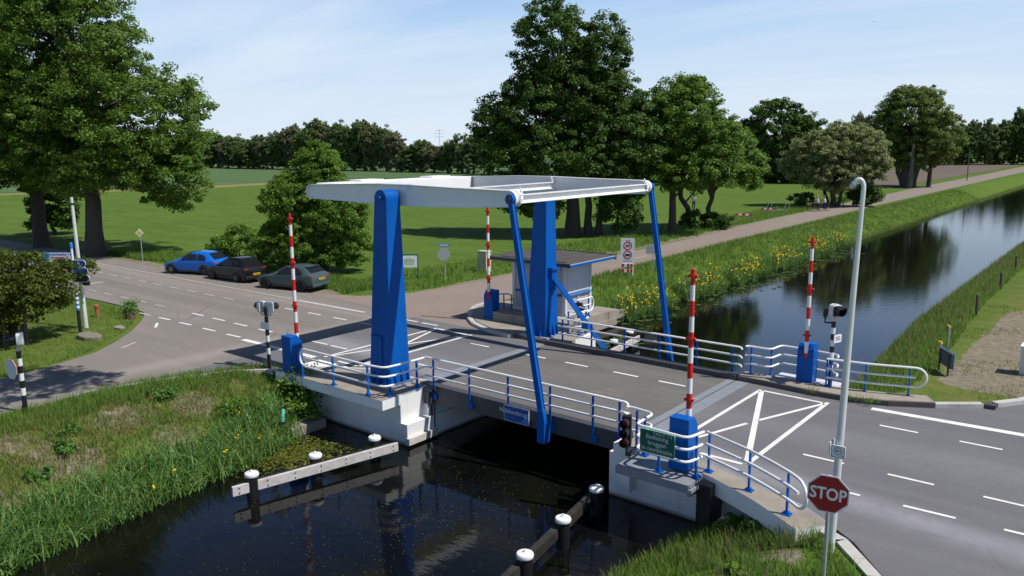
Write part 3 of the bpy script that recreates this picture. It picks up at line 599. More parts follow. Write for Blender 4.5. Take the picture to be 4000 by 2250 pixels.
# balance frame
def girder(y0, y1):
    b = MB(); n = 10
    top = [(-24.0, 6.66), (-22.2, 6.72), (-20.6, 6.77), (-18.8, 6.77), (-17.0, 6.73), (-14.66, 6.70)]
    bot = [(-14.66, 6.22), (-17.0, 6.12), (-18.8, 6.08), (-20.6, 6.10), (-22.2, 6.13), (-24.0, 6.16)]
    endr = [(-14.66+.25*math.sin(math.pi*k/n), 6.46+.24*math.cos(math.pi*k/n)) for k in range(1, n)]
    endl = [(-24.0-.25*math.sin(math.pi*k/n), 6.41-.25*math.cos(math.pi*k/n)) for k in range(1, n)]
    prof = top+endr+bot+endl
    yc = (y0+y1)/2
    b.extr(prof, (0, yc-.06, 0), (1, 0, 0), (0, 0, 1), (0, 1, 0), .12)
    m = len(prof); tk = .022
    cen = np.array([-19, 6.42])
    inner = []
    for i in range(m):
        a = np.array(prof[i-1]); c = np.array(prof[(i+1) % m]); t = c-a; nn = np.array([t[1], -t[0]])/np.linalg.norm(t); inner.append(tuple(np.array(prof[i])+nn*tk))
    for i in range(m):
        j = (i+1) % m
        wa = y0, y1
        q = [prof[i], prof[j], inner[j], inner[i]]
        b.extr(q, (0, wa[0], 0), (1, 0, 0), (0, 0, 1), (0, 1, 0), wa[1]-wa[0])
    for x in (-19.0,): b.extr([(0, 0), (.03, 0), (.03, .62), (0, .62)], (x, yc-.13, 6.12), (1, 0, 0), (0, 0, 1), (0, 1, 0), .26)
    return b.build('girder', m_beam, BF)
BF = MB().box((-24.02, 18.13, 6.22), (-22.9, 25.33, 6.70)).build('balance_frame', m_beam, D, bevel=.02)
girder(17.82, 18.16); girder(25.30, 25.64)
for y in (20.2, 23.9): b = MB(); b.box((-24.0, y-.55, 6.70), (-23.3, y+.55, 6.76)); b.build('counterweight_hatch', m_beam, BF)
def ibeam(x, z0, z1):
    b = MB(); b.box((x-.015, 18.05, z0), (x+.015, 25.4, z1)); b.box((x-.11, 18.05, z1-.025), (x+.11, 25.4, z1)); b.box((x-.11, 18.05, z0), (x+.11, 25.4, z0+.025))
    for y in (18.14, 25.26): b.extr([(0, 0), (.12, 0), (0, .2)], (x-.01, y, z1), (1, 0, 0), (0, 0, 1), (0, 1, 0), .03)
    b.build('cross_beam', m_beam, BF)
ibeam(-18.65, 6.30, 6.56); ibeam(-14.52, 6.33, 6.58)
# lifting rods
for y, xb in ((17.74, -13.42), (25.74, -13.55)):
    b = MB(); p0 = np.array((-14.55, y, 6.46)); p1 = np.array((xb, y, .05)); d = (p1-p0)/np.linalg.norm(p1-p0); s_ = np.array((-d[2], 0, d[0]))
    b.extr([(0, -.075), (0, .075), (np.linalg.norm(p1-p0), .095), (np.linalg.norm(p1-p0), -.095)], p0-np.array((0, .055, 0)), d, s_, (0, 1, 0), .11)
    b.extr([(.1, -.10), (.1, .10), (6.4, .115), (6.4, -.115)], p0+np.array((0, .055, 0)), d, s_, (0, 1, 0), .018)
    b.lathe((-14.55, y, 6.46), [(.15, -.075), (.15, .075)], 16, axis='y')
    r = b.build('lifting_rod', m_blue, D)
    q = MB(); q.lathe((-14.55, y, 6.46), [(.085, -.11), (.085, .10)], 12, axis='y'); q.build('rod_pin', m_dsteel, r)
    q = MB(); q.box((xb-.14, y-.09, -.62), (xb+.12, y+.22, -.02)); q.extr([(-.13, 0), (.13, 0), (.07, .4), (-.07, .4)], (xb, y-.08, -.02), (1, 0, 0), (0, 0, 1), (0, 1, 0), .14); q.build('rod_bracket', m_blue, r)
# push rod of the drive
b = MB(); b.tube([(-19.05, 26.02, 2.6), (-16.4, 25.98, -.15)], .13, 4); b.build('push_rod', m_blue, D)
b = MB(); b.box((-17.6, 25.86, .72), (-17.3, 26.14, .98)); b.build('bracket', m_blue, D)
# deck
b = MB(); b.box((-18.84, 18.22, -.28), (-10.74, 25.28, .006)); b.build('deck', m_asd, D)
deck = D.children[-1]
b = MB(); b.box((-18.84, 18.06, -.40), (-10.74, 18.20, .15)); b.box((-18.84, 18.20, -.05), (-10.74, 18.36, .14)); b.build('kerb', m_dsteel, deck)
b = MB(); b.box((-18.84, 25.30, -.40), (-10.74, 25.46, .19)); b.box((-18.84, 25.12, -.05), (-10.74, 25.30, .18)); b.build('kerb', m_dsteel, deck)
b = MB(); b.box((-18.7, 19, -.75), (-10.9, 19.25, -.28)); b.box((-18.7, 24.2, -.75), (-10.9, 24.45, -.28)); b.box((-18.7, 21.6, -.7), (-10.9, 21.85, -.28)); b.build('underside_beam', m_dsteel, deck)
for x0, x1 in ((-19.28, -18.86), (-11.0, -10.75), (-10.69, -10.24)): b = MB(); b.box((x0, 18.4, -.02), (x1, 25.1, .013)); b.build('joint_plate', m_plate, deck)
for y, xx in ((23.42, (-18.61, -16.68, -14.58, -12.77)), (19.93, (-18.75, -16.77, -14.82, -12.83))):
    for x in xx: b = MB(); b.box((x, y, 0), (x+1.0, y+.1, .012)); b.build('lane_marking', m_mark, deck)
# small worn scratches left by machinery
def deck_rail(y, side):
    r = thing('railing', (-14.6, y, 0), None, None); r.parent = D; r.location = Vector((-14.6, y, 0))-D.location; r.name = 'deck_railing'
    xs = [-18.15, -16.55, -14.95, -13.35, -11.85, -10.98] if side < 0 else [-18.3, -16.9, -15.4, -13.9, -12.4, -11.05]
    for x in xs:
        b = MB(); b.box((x-.035, y-.012, -.25), (x+.035, y+.012, 1.05)); b.box((x-.06, y-.02 if side < 0 else y-.1, -.3), (x+.14, y+.1 if side < 0 else y+.02, -.12)); b.build('post', m_blue, r)
    for z in (1.08, .77, .46):
        b = MB(); b.tube([(-18.52, y, z), (-10.80, y, z), (-10.74, y, z-.03), (-10.72, y, z-.08)], .036, 8); b.build('rail', m_rail, r, smooth=True)
deck_rail(18.02, -1); deck_rail(25.55, 1)
# name board on the deck edge
q = crop(1600, 1200, .4658)
def onY(s, Y):
    d = (s[0]-2000)/F_*CR-(s[1]-1125)/F_*CU+CF; t = Y/d[1]; return CAMP+t*d
nl = onY((1600+798*.4658, 1200+880*.4658), 18.0); nr = onY((1600+1000*.4658, 1200+925*.4658), 18.0)
Mn = frame(((nl[0]+nr[0])/2, 17.985, (nl[2]+nr[2])/2), (1, 0, 0), (0, 0, 1)); wn = nr[0]-nl[0]
b = MB(); panel(b, Mn, rrect(wn, .46, .03), -.012, .012); nb = b.build('name_board', m_signblue, D)
b = MB(); panel(b, Mn, rrect(wn+.03, .49, .04), -.014, .008); b.build('board_edge', m_letters, nb)
b = MB(); panel(b, Mn, [(wn*.12, -.2), (wn*.485, -.2), (wn*.485, .1), (wn*.40, .12), (wn*.36, .0), (wn*.26, -.12)], .013, .0145); b.build('emblem', m_signblue2, nb)
text('Holslootbrug', 'lettering', .20, m_letters, nb, Mn @ Matrix.Translation((-.12, .06, .0155)), thick=.001)
b = MB(); panel(b, Mn, [(-.48, -.13), (-.05, -.13), (-.05, -.112), (-.48, -.112)], .013, .015); b.build('lettering', m_signblue2, nb)
# ------------------------------------------------------------------ railings on the piers
def railing(name, label, path, zt, posts, loopA=None, loopB=None, gap=.31, r=.036, pz=.12):
    c = np.mean(path, 0); t = thing(name, (c[0], c[1], pz), label, 'railing', 'white tube railings with blue posts on the bridge ends')
    top = [(x, y, zt) for x, y in path]; low = [(x, y, zt-2*gap) for x, y in path]; mid = [(x, y, zt-gap) for x, y in path]
    def half(a, b, n=8):
        a = np.array(a); b_ = np.array(b); d = (a-b_)[:2]; d = d/np.linalg.norm(d); out = []
        for k in range(1, n):
            an = math.pi*k/n; out.append((a[0]+d[0]*math.sin(an)*gap, a[1]+d[1]*math.sin(an)*gap, a[2]-gap+math.cos(an)*gap))
        return out
    P_ = smooth_path(top); Q_ = smooth_path(low); Mi = smooth_path(mid)
    if loopB: full = P_+half(P_[-1], P_[-2])+Q_[::-1]
    elif loopA: full = P_[::-1]+half(P_[0], P_[1])+Q_
    if loopA or loopB: MB().tube(full, r, 8).build('rail', m_rail, t, smooth=True)
    else:
        MB().tube(P_, r, 8).build('rail', m_rail, t, smooth=True); MB().tube(Q_, r, 8).build('rail', m_rail, t, smooth=True)
    MB().tube(Mi, r, 8).build('rail', m_rail, t, smooth=True)
    for x, y in posts:
        b = MB(); b.box((x-.02, y-.035, pz), (x+.02, y+.035, zt-.03)); b.box((x-.1, y-.09, pz), (x+.1, y+.09, pz+.025)); b.box((x-.05, y-.05, pz+.02), (x+.05, y+.05, pz+.07))
        b.build('post', m_blue, t)
    return t
railing('railing', 'white tube railing around the foot of the near blue tower', [(-22.35, 16.03), (-19.1, 16.03), (-18.42, 16.12), (-18.34, 16.6), (-18.30, 17.75)], 1.15, [(-22.65, 16.1), (-20.95, 16.1), (-19.2, 16.1), (-18.52, 16.42), (-18.5, 17.6)], loopA=True)
railing('railing', 'white railing with a double bend carrying the green sign', [(-10.38, 17.42), (-10.44, 17.52), (-10.2, 17.52), (-9.6, 17.42), (-9.56, 16.46), (-8.12, 16.38), (-8.0, 17.0)], 1.17, [(-10.1, 17.45), (-9.72, 17.2), (-8.92, 16.5), (-8.05, 16.75)], pz=.08)
railing('railing', 'white railing curving down behind the red stop sign with one looped end', [(-7.96, 17.1), (-6.7, 16.62), (-6.0, 16.24), (-5.5, 15.93), (-5.25, 15.72)], 1.15, [(-7.92, 17.16), (-6.72, 16.74), (-5.6, 16.1)], loopB=True)
railing('railing', 'white railing stepping round a barrier box above the open water', [(-10.62, 25.62), (-10.56, 25.72), (-9.78, 25.72), (-9.70, 26.48), (-8.6, 26.44), (-7.75, 26.35), (-7.66, 25.95)], 1.12, [(-10.46, 25.74), (-9.84, 25.95), (-8.7, 26.45), (-7.95, 25.85)])
railing('railing', 'straight white railing ending in a loop before the sandy yard', [(-7.95, 25.80), (-6.7, 25.98), (-5.42, 26.38)], 1.08, [(-7.82, 25.86), (-6.8, 26.04), (-5.6, 26.40)], loopB=True)
railing('railing', 'short white railings bunched together between the operator hut and the far tower', [(-18.9, 26.75), (-18.35, 26.85), (-18.3, 27.5), (-19.0, 27.75)], 1.12, [(-18.9, 26.8), (-18.42, 26.9), (-18.45, 27.45)])
b_ = railing('railing', 'white hooped railing on the platform edge below the operator hut corner', [(-19.25, 27.9), (-19.2, 28.7), (-19.25, 29.0)], 1.35, [(-19.22, 28.0), (-19.22, 28.8)], loopB=True, pz=.5)
# ------------------------------------------------------------------ barriers
def barrier(x, y, road, ztop, label, cab_h=1.32, boff=0.0):
    """cabinet centred at x, y; road = +1 if the carriageway lies on its +Y side"""
    t = thing('barrier', (x, y, .12), label, 'road barrier', 'red and white barriers at the bridge ends')
    w2 = .26; d2 = .25; s = road
    b = MB(); prof = [(-d2, 0), (d2, 0), (d2, cab_h-.24), (d2-.17, cab_h), (-d2, cab_h)]
    b.extr([(u*s, v) for u, v in prof], (x-w2, y, .12), (0, 1, 0), (0, 0, 1), (1, 0, 0), 2*w2)
    c = b.build('cabinet', m_blue, t, bevel=.012)
    q = MB(); q.box((x-w2-.008, y-d2-.008, .12+cab_h-.42), (x+w2+.008, y+d2+.008, .12+cab_h-.40)); q.build('lid', m_blue, c)
    q = MB(); q.box((x-.07, y+s*(d2-.10), .12+cab_h-.30), (x+.07, y+s*(d2+.006), .12+cab_h-.06)) if s > 0 else q.box((x-.07, y-d2-.006, .12+cab_h-.45), (x+.07, y-d2+.1, .12+cab_h-.1)); q.build('boom_slot', m_black, c)
    bx, by = x+.02, y+s*(d2-.04)+boff
    b = MB(); zs = [ztop]; 
    while zs[-1] > 1.15: zs.append(zs[-1]-.385)
    zs[-1] = 1.0; n = len(zs); pts = []; mis = []
    for k in range(n-1):
        r = .058+.022*k/n
        pts += [(bx, by, zs[k]), (bx, by, zs[k+1])]; mis += [k % 2, k % 2]
    rs = [.056+.02*(i/len(pts)) for i in range(len(pts))]
    b.tube(pts[::-1], rs[::-1], 10, mis=[mis[::-1][i] for i in range(len(mis))])
    bo = b.build('boom', [m_red, m_white], t, smooth=True)
    for k, col in ((1, m_red), (5, m_white if False else m_red), (9, m_red)):
        z = ztop-.385*(k-.55)
        if k == 5: z = ztop-.385*4.45
        if z < 1.4: continue
        q = MB()
        for sx in (-1, 1):
            q.lathe((bx+sx*.095, by, z), [(.036, -.04), (.036, .04)], 10, axis='y')
        q.tube([(bx-.11, by, z), (bx+.11, by, z)], .026, 8)
        q.lathe((bx, by, z), [(.078, -.03), (.078, .03)], 12)
        q.build('warning_lamp', m_red, bo)
    return t
barrier(-23.47, 16.30, 1, 5.72, 'tall red and white barrier on a blue box left of the near tower')
barrier(-23.58, 27.30, -1, 5.25, 'red and white barrier on a blue box in front of the operator hut')
barrier(-8.56, 17.05, 1, 5.05, 'red and white barrier on the blue box behind the green sign')
barrier(-8.68, 26.1, -1, 5.0, 'red and white barrier on the blue box above the open water')
# ------------------------------------------------------------------ black and white signal posts
def bands(b, x, y, z0, zs, r, order, dx=0.0, dy=0.0):
    pts = []; mis = []
    for k in range(len(zs)-1):
        for z in (zs[k], zs[k+1]): pts.append((x+dx*(z-z0), y+dy*(z-z0), z))
        mis += [order[k], order[k]]
    b.tube(pts, r, 10, mis=mis)
def signal_post(x, y, h, heads, label, sign=None, bell=None, z0=0.0, oct_=None):
    t = thing('warning_light_post', (x, y, z0), label, 'signal post', 'black and white warning light posts')
    n = int((h-.55)/.2); zs = [z0, z0+.55]+[z0+.55+(h-.55)*(k+1)/n for k in range(n)]
    b = MB(); bands(b, x, y, z0, zs, .07, [1]+[k % 2 for k in range(n)]); b.build('post', [m_letters, m_black], t)
    top = z0+h
    b = MB(); b.tube([(x, y, top-.02), (x, y, top+.1)], .055, 8)
    for (ax, ay, yaw) in heads: b.tube([(x, y, top+.06), (x+ax, y+ay, top+.06), (x+ax, y+ay, top+.22)], .032, 8)
    b.build('bracket', m_lgray, t)
    for (ax, ay, yaw) in heads:
        c, s = math.cos(yaw), math.sin(yaw)   # facing direction
        hx, hy, hz = x+ax, y+ay, top+.36
        Mh = frame((hx, hy, hz), (-s, c, 0), (0, 0, 1))
        b = MB(); panel(b, Mh, rrect(.34, .40, .09), -.17, .02); hd = b.build('signal_head', m_lgray, t, bevel=.02)
        b = MB(); panel(b, Mh, rrect(.30, .34, .05), .021, .035); b.build('backboard', m_black, hd)
        b = MB(); b.tube([Mh @ Vector((0, .02, .03)), Mh @ Vector((0, .0, .30))], [.115, .125], 14, caps=False); b.tube([Mh @ Vector((0, .02, .034)), Mh @ Vector((0, .02, .05))], .1, 12); b.build('visor', m_black, hd, smooth=True)
    if bell:
        b = MB(); b.lathe((x+bell[0], y+bell[1], top+.2), [(.05, -.1), (.075, -.02), (.075, .16), (.05, .22)], 12); b.tube([(x, y, top-.06), (x+bell[0], y+bell[1], top-.06), (x+bell[0], y+bell[1], top+.12)], .03, 8); b.build('bell', m_black, t)
    if sign:
        sx, sy, sz, yaw = sign; c, s = math.cos(yaw), math.sin(yaw)
        Ms = frame((x+sx, y+sy, z0+sz), (-s, c, 0), (0, 0, 1))
        b = MB(); panel(b, Ms, rrect(.36, .26, .04), -.012, .012); sg = b.build('sign_plate', m_letters, t)
        for k, (l0, l1) in enumerate(((-.12, .12), (-.13, .1), (-.1, .13))):
            q = MB(); panel(q, Ms, [(l0, .045-.05*k), (l1, .045-.05*k), (l1, .065-.05*k), (l0, .065-.05*k)], .013, .0145); q.build('lettering', m_black, sg)
    if oct_:
        Mo = frame((x+oct_[0], y+oct_[1], z0+oct_[2]), (-math.sin(oct_[3]), math.cos(oct_[3]), 0), (0, 0, 1))
        pts = [(.33*math.cos(math.radians(22.5+45*k)), .33*math.sin(math.radians(22.5+45*k))) for k in range(8)]
        b = MB(); panel(b, Mo, pts, -.01, .012); og = b.build('stop_plate', m_dkred, t)
        q = MB(); panel(q, Mo, [(p[0]*1.02, p[1]*1.02) for p in pts], -.02, -.011); q.build('plate_back', m_lgray, og)
    return t
PI = math.pi
signal_post(-24.82, 16.22, 1.95, [(-.20, -.06, PI*.97), (.20, .06, PI*.55)], 'black and white signal post with two grey heads left of the near tower', sign=(.0, -.09, 1.62, PI*.6), bell=(.17, -.12))
signal_post(-7.88, 26.02, 2.2, [(.05, .02, -.12), (.12, -.1, -.75)], 'black and white signal post with dark visors above the open water', sign=(.16, -.02, 1.65, -.35), bell=(-.26, -.05), z0=.1)
signal_post(-26.6, 8.7, 1.95, [(0, 0, PI*1.38)], 'black and white signal post with an octagonal plate at the grassy bank edge', oct_=(-.08, -.22, 1.42, PI*.55))
signal_post(-45.97, 17.2, 1.75, [(0, 0, PI*.9)], 'small black and white post half hidden by the hedge on the lawn corner')
# ------------------------------------------------------------------ shipping light
def onP(s, X=None, Y=None):
    d = (s[0]-2000)/F_*CR-(s[1]-1125)/F_*CU+CF; t = (X/d[0]) if X is not None else Y/d[1]; return CAMP+t*d
pc = onP((2448, 1683), Y=17.15)
t = thing('shipping_light', (pc[0], pc[1], pc[2]-.5), 'black three lamp shipping light with red lenses beside the green sign', 'traffic light')
Ml = frame(tuple(pc), (.80, .60, 0), (0, 0, 1)); Ml = frame(tuple(pc), (.92, .38, 0), (0, 0, 1))
b = MB(); panel(b, Ml, rrect(.24, .82, .02), -.12, .05); b.build('housing', m_black, t)
for k in (-1, 0, 1):
    b = MB(); c0 = Ml @ Vector((-.01, -k*.26+.0, .05)); c1 = Ml @ Vector((-.05, -k*.26, .27)); b.tube([c0, c1], [.105, .115], 14, caps=False); v = b.build('visor', m_black, t, smooth=True)
    b = MB(); b.tube([c0, Ml @ Vector((-.01, -k*.26, .065))], .095, 14); b.build('lens', m_redlens if k else m_glass, t)
b = MB(); b.tube([tuple(pc-np.array((0, 0, .42))), (pc[0]+.05, pc[1]+.02, pc[2]-.62)], .05, 8); b.box((pc[0]-.02, pc[1]-.02, pc[2]-.68), (pc[0]+.14, pc[1]+.12, pc[2]-.55)); b.build('bracket', m_dsteel, t)
# ------------------------------------------------------------------ green sign
gl = onP((2300+1040*.1941, 1550+620*.1941), Y=16.33); gr = onP((2300+1730*.1941, 1550+800*.1941), Y=16.33); gb = onP((2300+1030*.1941, 1550+1060*.1941), Y=16.33)
wg = gr[0]-gl[0]; hg = gl[2]-gb[2]
t = thing('information_sign', ((gl[0]+gr[0])/2, 16.33, gb[2]), 'peeling green sign reading Bediening bruggen in combinatie on the railing', 'sign')
Mg = frame(((gl[0]+gr[0])/2, 16.33, (gl[2]+gr[2])/4+gb[2]/2+ (gr[2]-hg)/4*0+ (gl[2]-gl[2])/2), (1, 0, 0), (0, 0, 1))
zc = ((gl[2]+gr[2])/2+((gl[2]+gr[2])/2-hg))/2
Mg = frame(((gl[0]+gr[0])/2, 16.33, zc), (1, 0, 0), (0, 0, 1))
b = MB(); panel(b, Mg, rrect(wg, hg, .04), -.012, .012); b.build('board', m_green, t)
b = MB(); o_ = rrect(wg+.012, hg+.012, .045); panel(b, Mg, o_, -.018, .006); b.build('board_edge', pm("pale_green_edge", (.22, .5, .38), .5), t)
for i, s_ in enumerate(('Bediening', 'bruggen', 'in combinatie')):
    text(s_, 'lettering', .155, pm("grey_lettering", (.55, .62, .60), .6) if i == 0 else bpy.data.materials['grey_lettering'], t, Mg @ Matrix.Translation((0, hg*.22-i*hg*.27, .0135)), thick=.0015, bold=.002)
b = MB(); rr = random.Random(3); x = -wg*.12
while x < wg*.46:
    w_ = rr.uniform(.03, .11); h_ = rr.uniform(.02, .13); y0 = hg*.46
    panel(b, Mg, [(x, y0), (x+w_, y0), (x+w_*.8, y0-h_*.5), (x+w_*.55, y0-h_), (x+w_*.35, y0-h_*.4)][::-1], .0125, .0135); x += w_*rr.uniform(.9, 1.8)
b.build('peeled_film', m_gray, t)
# ------------------------------------------------------------------ stop sign and lamp posts
t = thing('stop_sign', (-4.02, 13.62, 0), 'octagonal dark red stop sign on a thin steel pole', 'stop sign')
b = MB(); b.tube([(-4.02, 13.62, -.1), (-3.98, 13.5, 2.33)], .034, 10, mi=0); b.build('pole', m_steel, t)
b = MB(); b.tube([(-4.009, 13.585, 1.50), (-4.008, 13.582, 1.56)], .036, 10); b.build('sticker', pm("orange_sticker", (.7, .16, .04), .5), t)
Mst = frame((-3.985, 13.455, 2.0), (.975, .22, -.02), (0, 0, 1))
oc = lambda r: [(r*math.cos(math.radians(22.5+45*k)), r*math.sin(math.radians(22.5+45*k))) for k in range(8)]
b = MB(); panel(b, Mst, oc(.365), -.014, .004); pl = b.build('plate', m_lgray, t)
b = MB(); panel(b, Mst, oc(.342), .0045, .007); b.build('plate_face', m_dkred, pl)
text('STOP', 'lettering', .29, m_letters, t, Mst @ Matrix.Translation((0, -.005, .009)) @ Matrix.Diagonal((.86, 1.05, 1, 1)), thick=.001, bold=.007)
t = thing('street_lamp', (-4.46, 15.41, 0), 'tall silver lamp post with hooked top behind the stop sign', 'street lamp')
b = MB(); top = [(-4.46, 15.41, -.1), (-4.42, 15.44, 2.0), (-4.37, 15.48, 5), (-4.32, 15.52, 7.1)]
hk = [(-4.32-.08*(1-math.cos(a)), 15.52-.03*(1-math.cos(a)), 7.16+.16*math.sin(a)) for a in np.linspace(.2, 2.6, 9)]
b.tube(top+hk, [.086, .076, .056, .042]+[.042]*9, 14); b.build('pole', m_lamp, t, smooth=True)
b = MB(); b.tube([hk[-1], (hk[-1][0]-.06, hk[-1][1], hk[-1][2]-.07)], [.055, .045], 12); b.build('lamp_head', m_lgray, t)
ps = onP((3275, 1764), Y=15.30)
b = MB(); Mp = frame((ps[0], 15.28, ps[2]), (1, 0, 0), (0, 0, 1)); panel(b, Mp, rrect(.27, .25, .03), -.012, .01); sg = b.build('route_sign', m_letters, t)
for (o_, i_) in ((.072, .062),):
    b = MB(); n = 24
    for k in range(n):
        a0, a1 = 2*PI*k/n, 2*PI*(k+1)/n
        panel(b, Mp, [(o_*math.cos(a0), .02+o_*math.sin(a0)), (o_*math.cos(a1), .02+o_*math.sin(a1)), (i_*math.cos(a1), .02+i_*math.sin(a1)), (i_*math.cos(a0), .02+i_*math.sin(a0))], .0105, .012)
    panel(b, Mp, [(-.045, .02), (-.01, .05), (-.01, .027), (.045, .027), (.045, .013), (-.01, .013), (-.01, -.01)], .0105, .012)
    panel(b, Mp, [(-.02, -.08), (.0, -.08), (.0, -.07), (-.02, -.07)], .0105, .012); panel(b, Mp, [(.085, -.09), (.1, -.09), (.1, -.05), (.085, -.05)], .0105, .012)
    n2 = rrect(.25, .23, .02); i2 = rrect(.235, .215, .02)
    for k in range(len(n2)): j = (k+1) % len(n2); panel(b, Mp, [n2[k], n2[j], i2[j], i2[k]], .0105, .0115)
    b.build('arrow_symbol', m_black, sg)
b = MB(); panel(b, frame((ps[0]-.16, 15.4, ps[2]+.04), (0, -1, 0), (0, 0, 1)), rrect(.27, .25, .03), -.012, .01); b.build('route_sign', m_lgray, t)
t = thing('street_lamp', (-37.5, 15.12, 0), 'silver lamp post rising from the lawn beside the cycle signpost', 'street lamp')
b = MB(); b.tube([(-37.5, 15.12, -.1), (-37.5, 15.1, 2.5), (-37.5, 15.08, 5.9)], [.105, .09, .06], 12); b.build('pole', m_lamp, t, smooth=True)
b = MB(); b.tube([(-37.5, 15.08, 5.55), (-37.5, 15.08, 5.64)], .075, 12); b.build('collar', m_black, t)
b = MB(); panel(b, frame((-37.2, 15.2, 2.05), (.8, .6, 0), (0, 0, 1)), rrect(.36, .22, .05), -.01, .01); b.build('side_sign', m_dsteel, t)
# finger post
t = thing('cycle_signpost', (-36.6, 14.5, 0), 'blue and white cycle signpost with pointing boards half covered by leaves', 'signpost')
b = MB(); b.tube([(-36.6, 14.5, -.1), (-36.6, 14.5, 1.0)], .075, 10); b.build('pole_foot', m_black, t)
b = MB(); zs = list(np.linspace(1.0, 1.9, 10)); bands(b, -36.6, 14.5, 1.0, zs, .073, [k % 2 for k in range(9)]); b.build('striped_pole', [m_signblue2, m_letters], t)
b = MB(); b.tube([(-36.6, 14.5, 1.9), (-36.6, 14.5, 2.7), (-36.6, 14.5, 3.75)], [.07, .05, .045], 10); b.build('pole', m_letters, t)
b = MB(); b.lathe((-36.6, 14.5, 3.75), [(.06, 0), (.06, .22), (.03, .25)], 10); b.build('cap', m_signblue2, t)
b = MB(); panel(b, frame((-36.55, 14.4, 2.06), (.8, .6, 0), (0, 0, 1)), rrect(.30, .30, .04), -.03, .03); b.build('number_plate', m_letters, t)
def finger(z, dirx, ln, mat, edge, txt=None):
    d = Vector(dirx).normalized(); Mf = frame((-36.6+d.x*ln/2, 14.45+d.y*ln/2, z), (abs(d.x), d.y*(1 if d.x > 0 else -1), 0), (0, 0, 1))
    s = 1 if d.x > 0 else -1
    o_ = [(-s*ln/2, -.16), (s*(ln/2-.1), -.16), (s*ln/2, -.06), (s*ln/2, .06), (s*(ln/2-.1), .16), (-s*ln/2, .16)]
    if s < 0: o_ = o_[::-1]
    b = MB(); panel(b, Mf, o_, -.02, .02); f_ = b.build('direction_board', edge, t)
    b = MB(); panel(b, Mf, [(x*.955, y*.86) for x, y in o_], .0205, .024); b.build('board_face', mat, f_)
    if txt:
        for k, s_ in enumerate(txt): text(s_, 'lettering', .135, m_signblue if k == 0 else m_dkred, f_, Mf @ Matrix.Translation((.12, .065-.135*k, .0255)), thick=.001, bold=.003)
        b = MB(); panel(b, Mf, circ(.13, 14, (-ln/2+.17, 0)), .0245, .026); b.build('cycle_symbol', m_signblue2, f_)
    return f_
finger(3.42, (-.80, -.60, 0), 1.25, m_letters, m_signblue2, ('Oosterhesselen 7.4', 'Hoogeveen 23'))
finger(3.08, (.80, .60, 0), .62, m_signblue, m_lgray); finger(2.74, (.80, .60, 0), .68, m_signblue, m_lgray); finger(2.42, (.80, .60, 0), .72, m_dsteel, m_lgray)
# ------------------------------------------------------------------ mooring fenders
def fender(piles, p0, p1, side, label, wood, capz=-.85):
    c = np.mean([p for p in piles], 0); t = thing('mooring_fender', (c[0], c[1], WZ), label, 'fender', 'pile and beam fenders in the canal')
    for (x, y) in piles:
        b = MB(); b.tube([(x, y, -3.2), (x, y, capz-.06)], .165, 16); p = b.build('pile', m_black, t, smooth=True)
        b = MB(); b.lathe((x, y, capz-.09), [(.19, 0), (.198, .02), (.198, .07), (.18, .10), (.06, .115), (.03, .12), (.022, .125), (.022, .19), (.0, .195)], 20); b.build('cap', m_white, p, smooth=True)
    d = np.array(p1)-np.array(p0); L_ = np.linalg.norm(d); d /= L_; n = np.array([-d[1], d[0]])*side
    b = MB(); z0, z1 = -1.36, -1.08
    def bar(a, l, o0, o1, za, zb):
        q = [np.array(p0)+d*a+n*o0, np.array(p0)+d*l+n*o0, np.array(p0)+d*l+n*o1, np.array(p0)+d*a+n*o1]; b.prism([tuple(v) for v in q], za, zb)
    bar(0, L_, .0, .09, z0, z1); be = b.build('beam', wood, t, bevel=.01)
    b = MB(); bar(.15, L_-.12, -.10, -.002, z0+.02, z1+.0); b.build('backing_beam', m_blackwood, t)
    b = MB()
    k = int(L_/.75)
    for i in range(k+1):
        for z in (z0+.07, z1-.07):
            o = np.array(p0)+d*(.18+i*(L_-.36)/k)+n*.09; b.tube([(o[0], o[1], z), (o[0]+n[0]*.012, o[1]+n[1]*.012, z)], .022, 8)
    b.build('bolt', m_dsteel, be)
fender([(-18.75, 11.47), (-18.47, 13.40), (-18.18, 15.42)], (-18.86, 10.9), (-17.76, 15.95), -1, 'pale timber fender beam on three white capped piles beside the reeds', m_timber)
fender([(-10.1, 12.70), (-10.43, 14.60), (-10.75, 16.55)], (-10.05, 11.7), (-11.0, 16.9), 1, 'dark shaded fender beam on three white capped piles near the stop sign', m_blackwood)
fender([(-18.92, 30.45), (-19.25, 32.4)], (-18.35, 27.5), (-18.98, 32.75), -1, 'weathered fender beam on white capped piles seen through the deck railing', m_timber)
b = MB(); pp = G(1036, 1690, -1.0); b.tube([(-22.02, 14.8, -.62), (-21.78, 14.58, -.95)], .075, 12); tag(b.build('drain_pipe', m_cyan, smooth=True), 'short green plastic drain pipe poking out of the reedy bank', 'pipe')
b = MB(); b.box((-22.6, 14.9, -2.5), (-21.75, 16.3, -1.28)); tag(b.build('bank_wall', m_walk), 'low concrete footing at the waterline under the green pipe', 'wall')
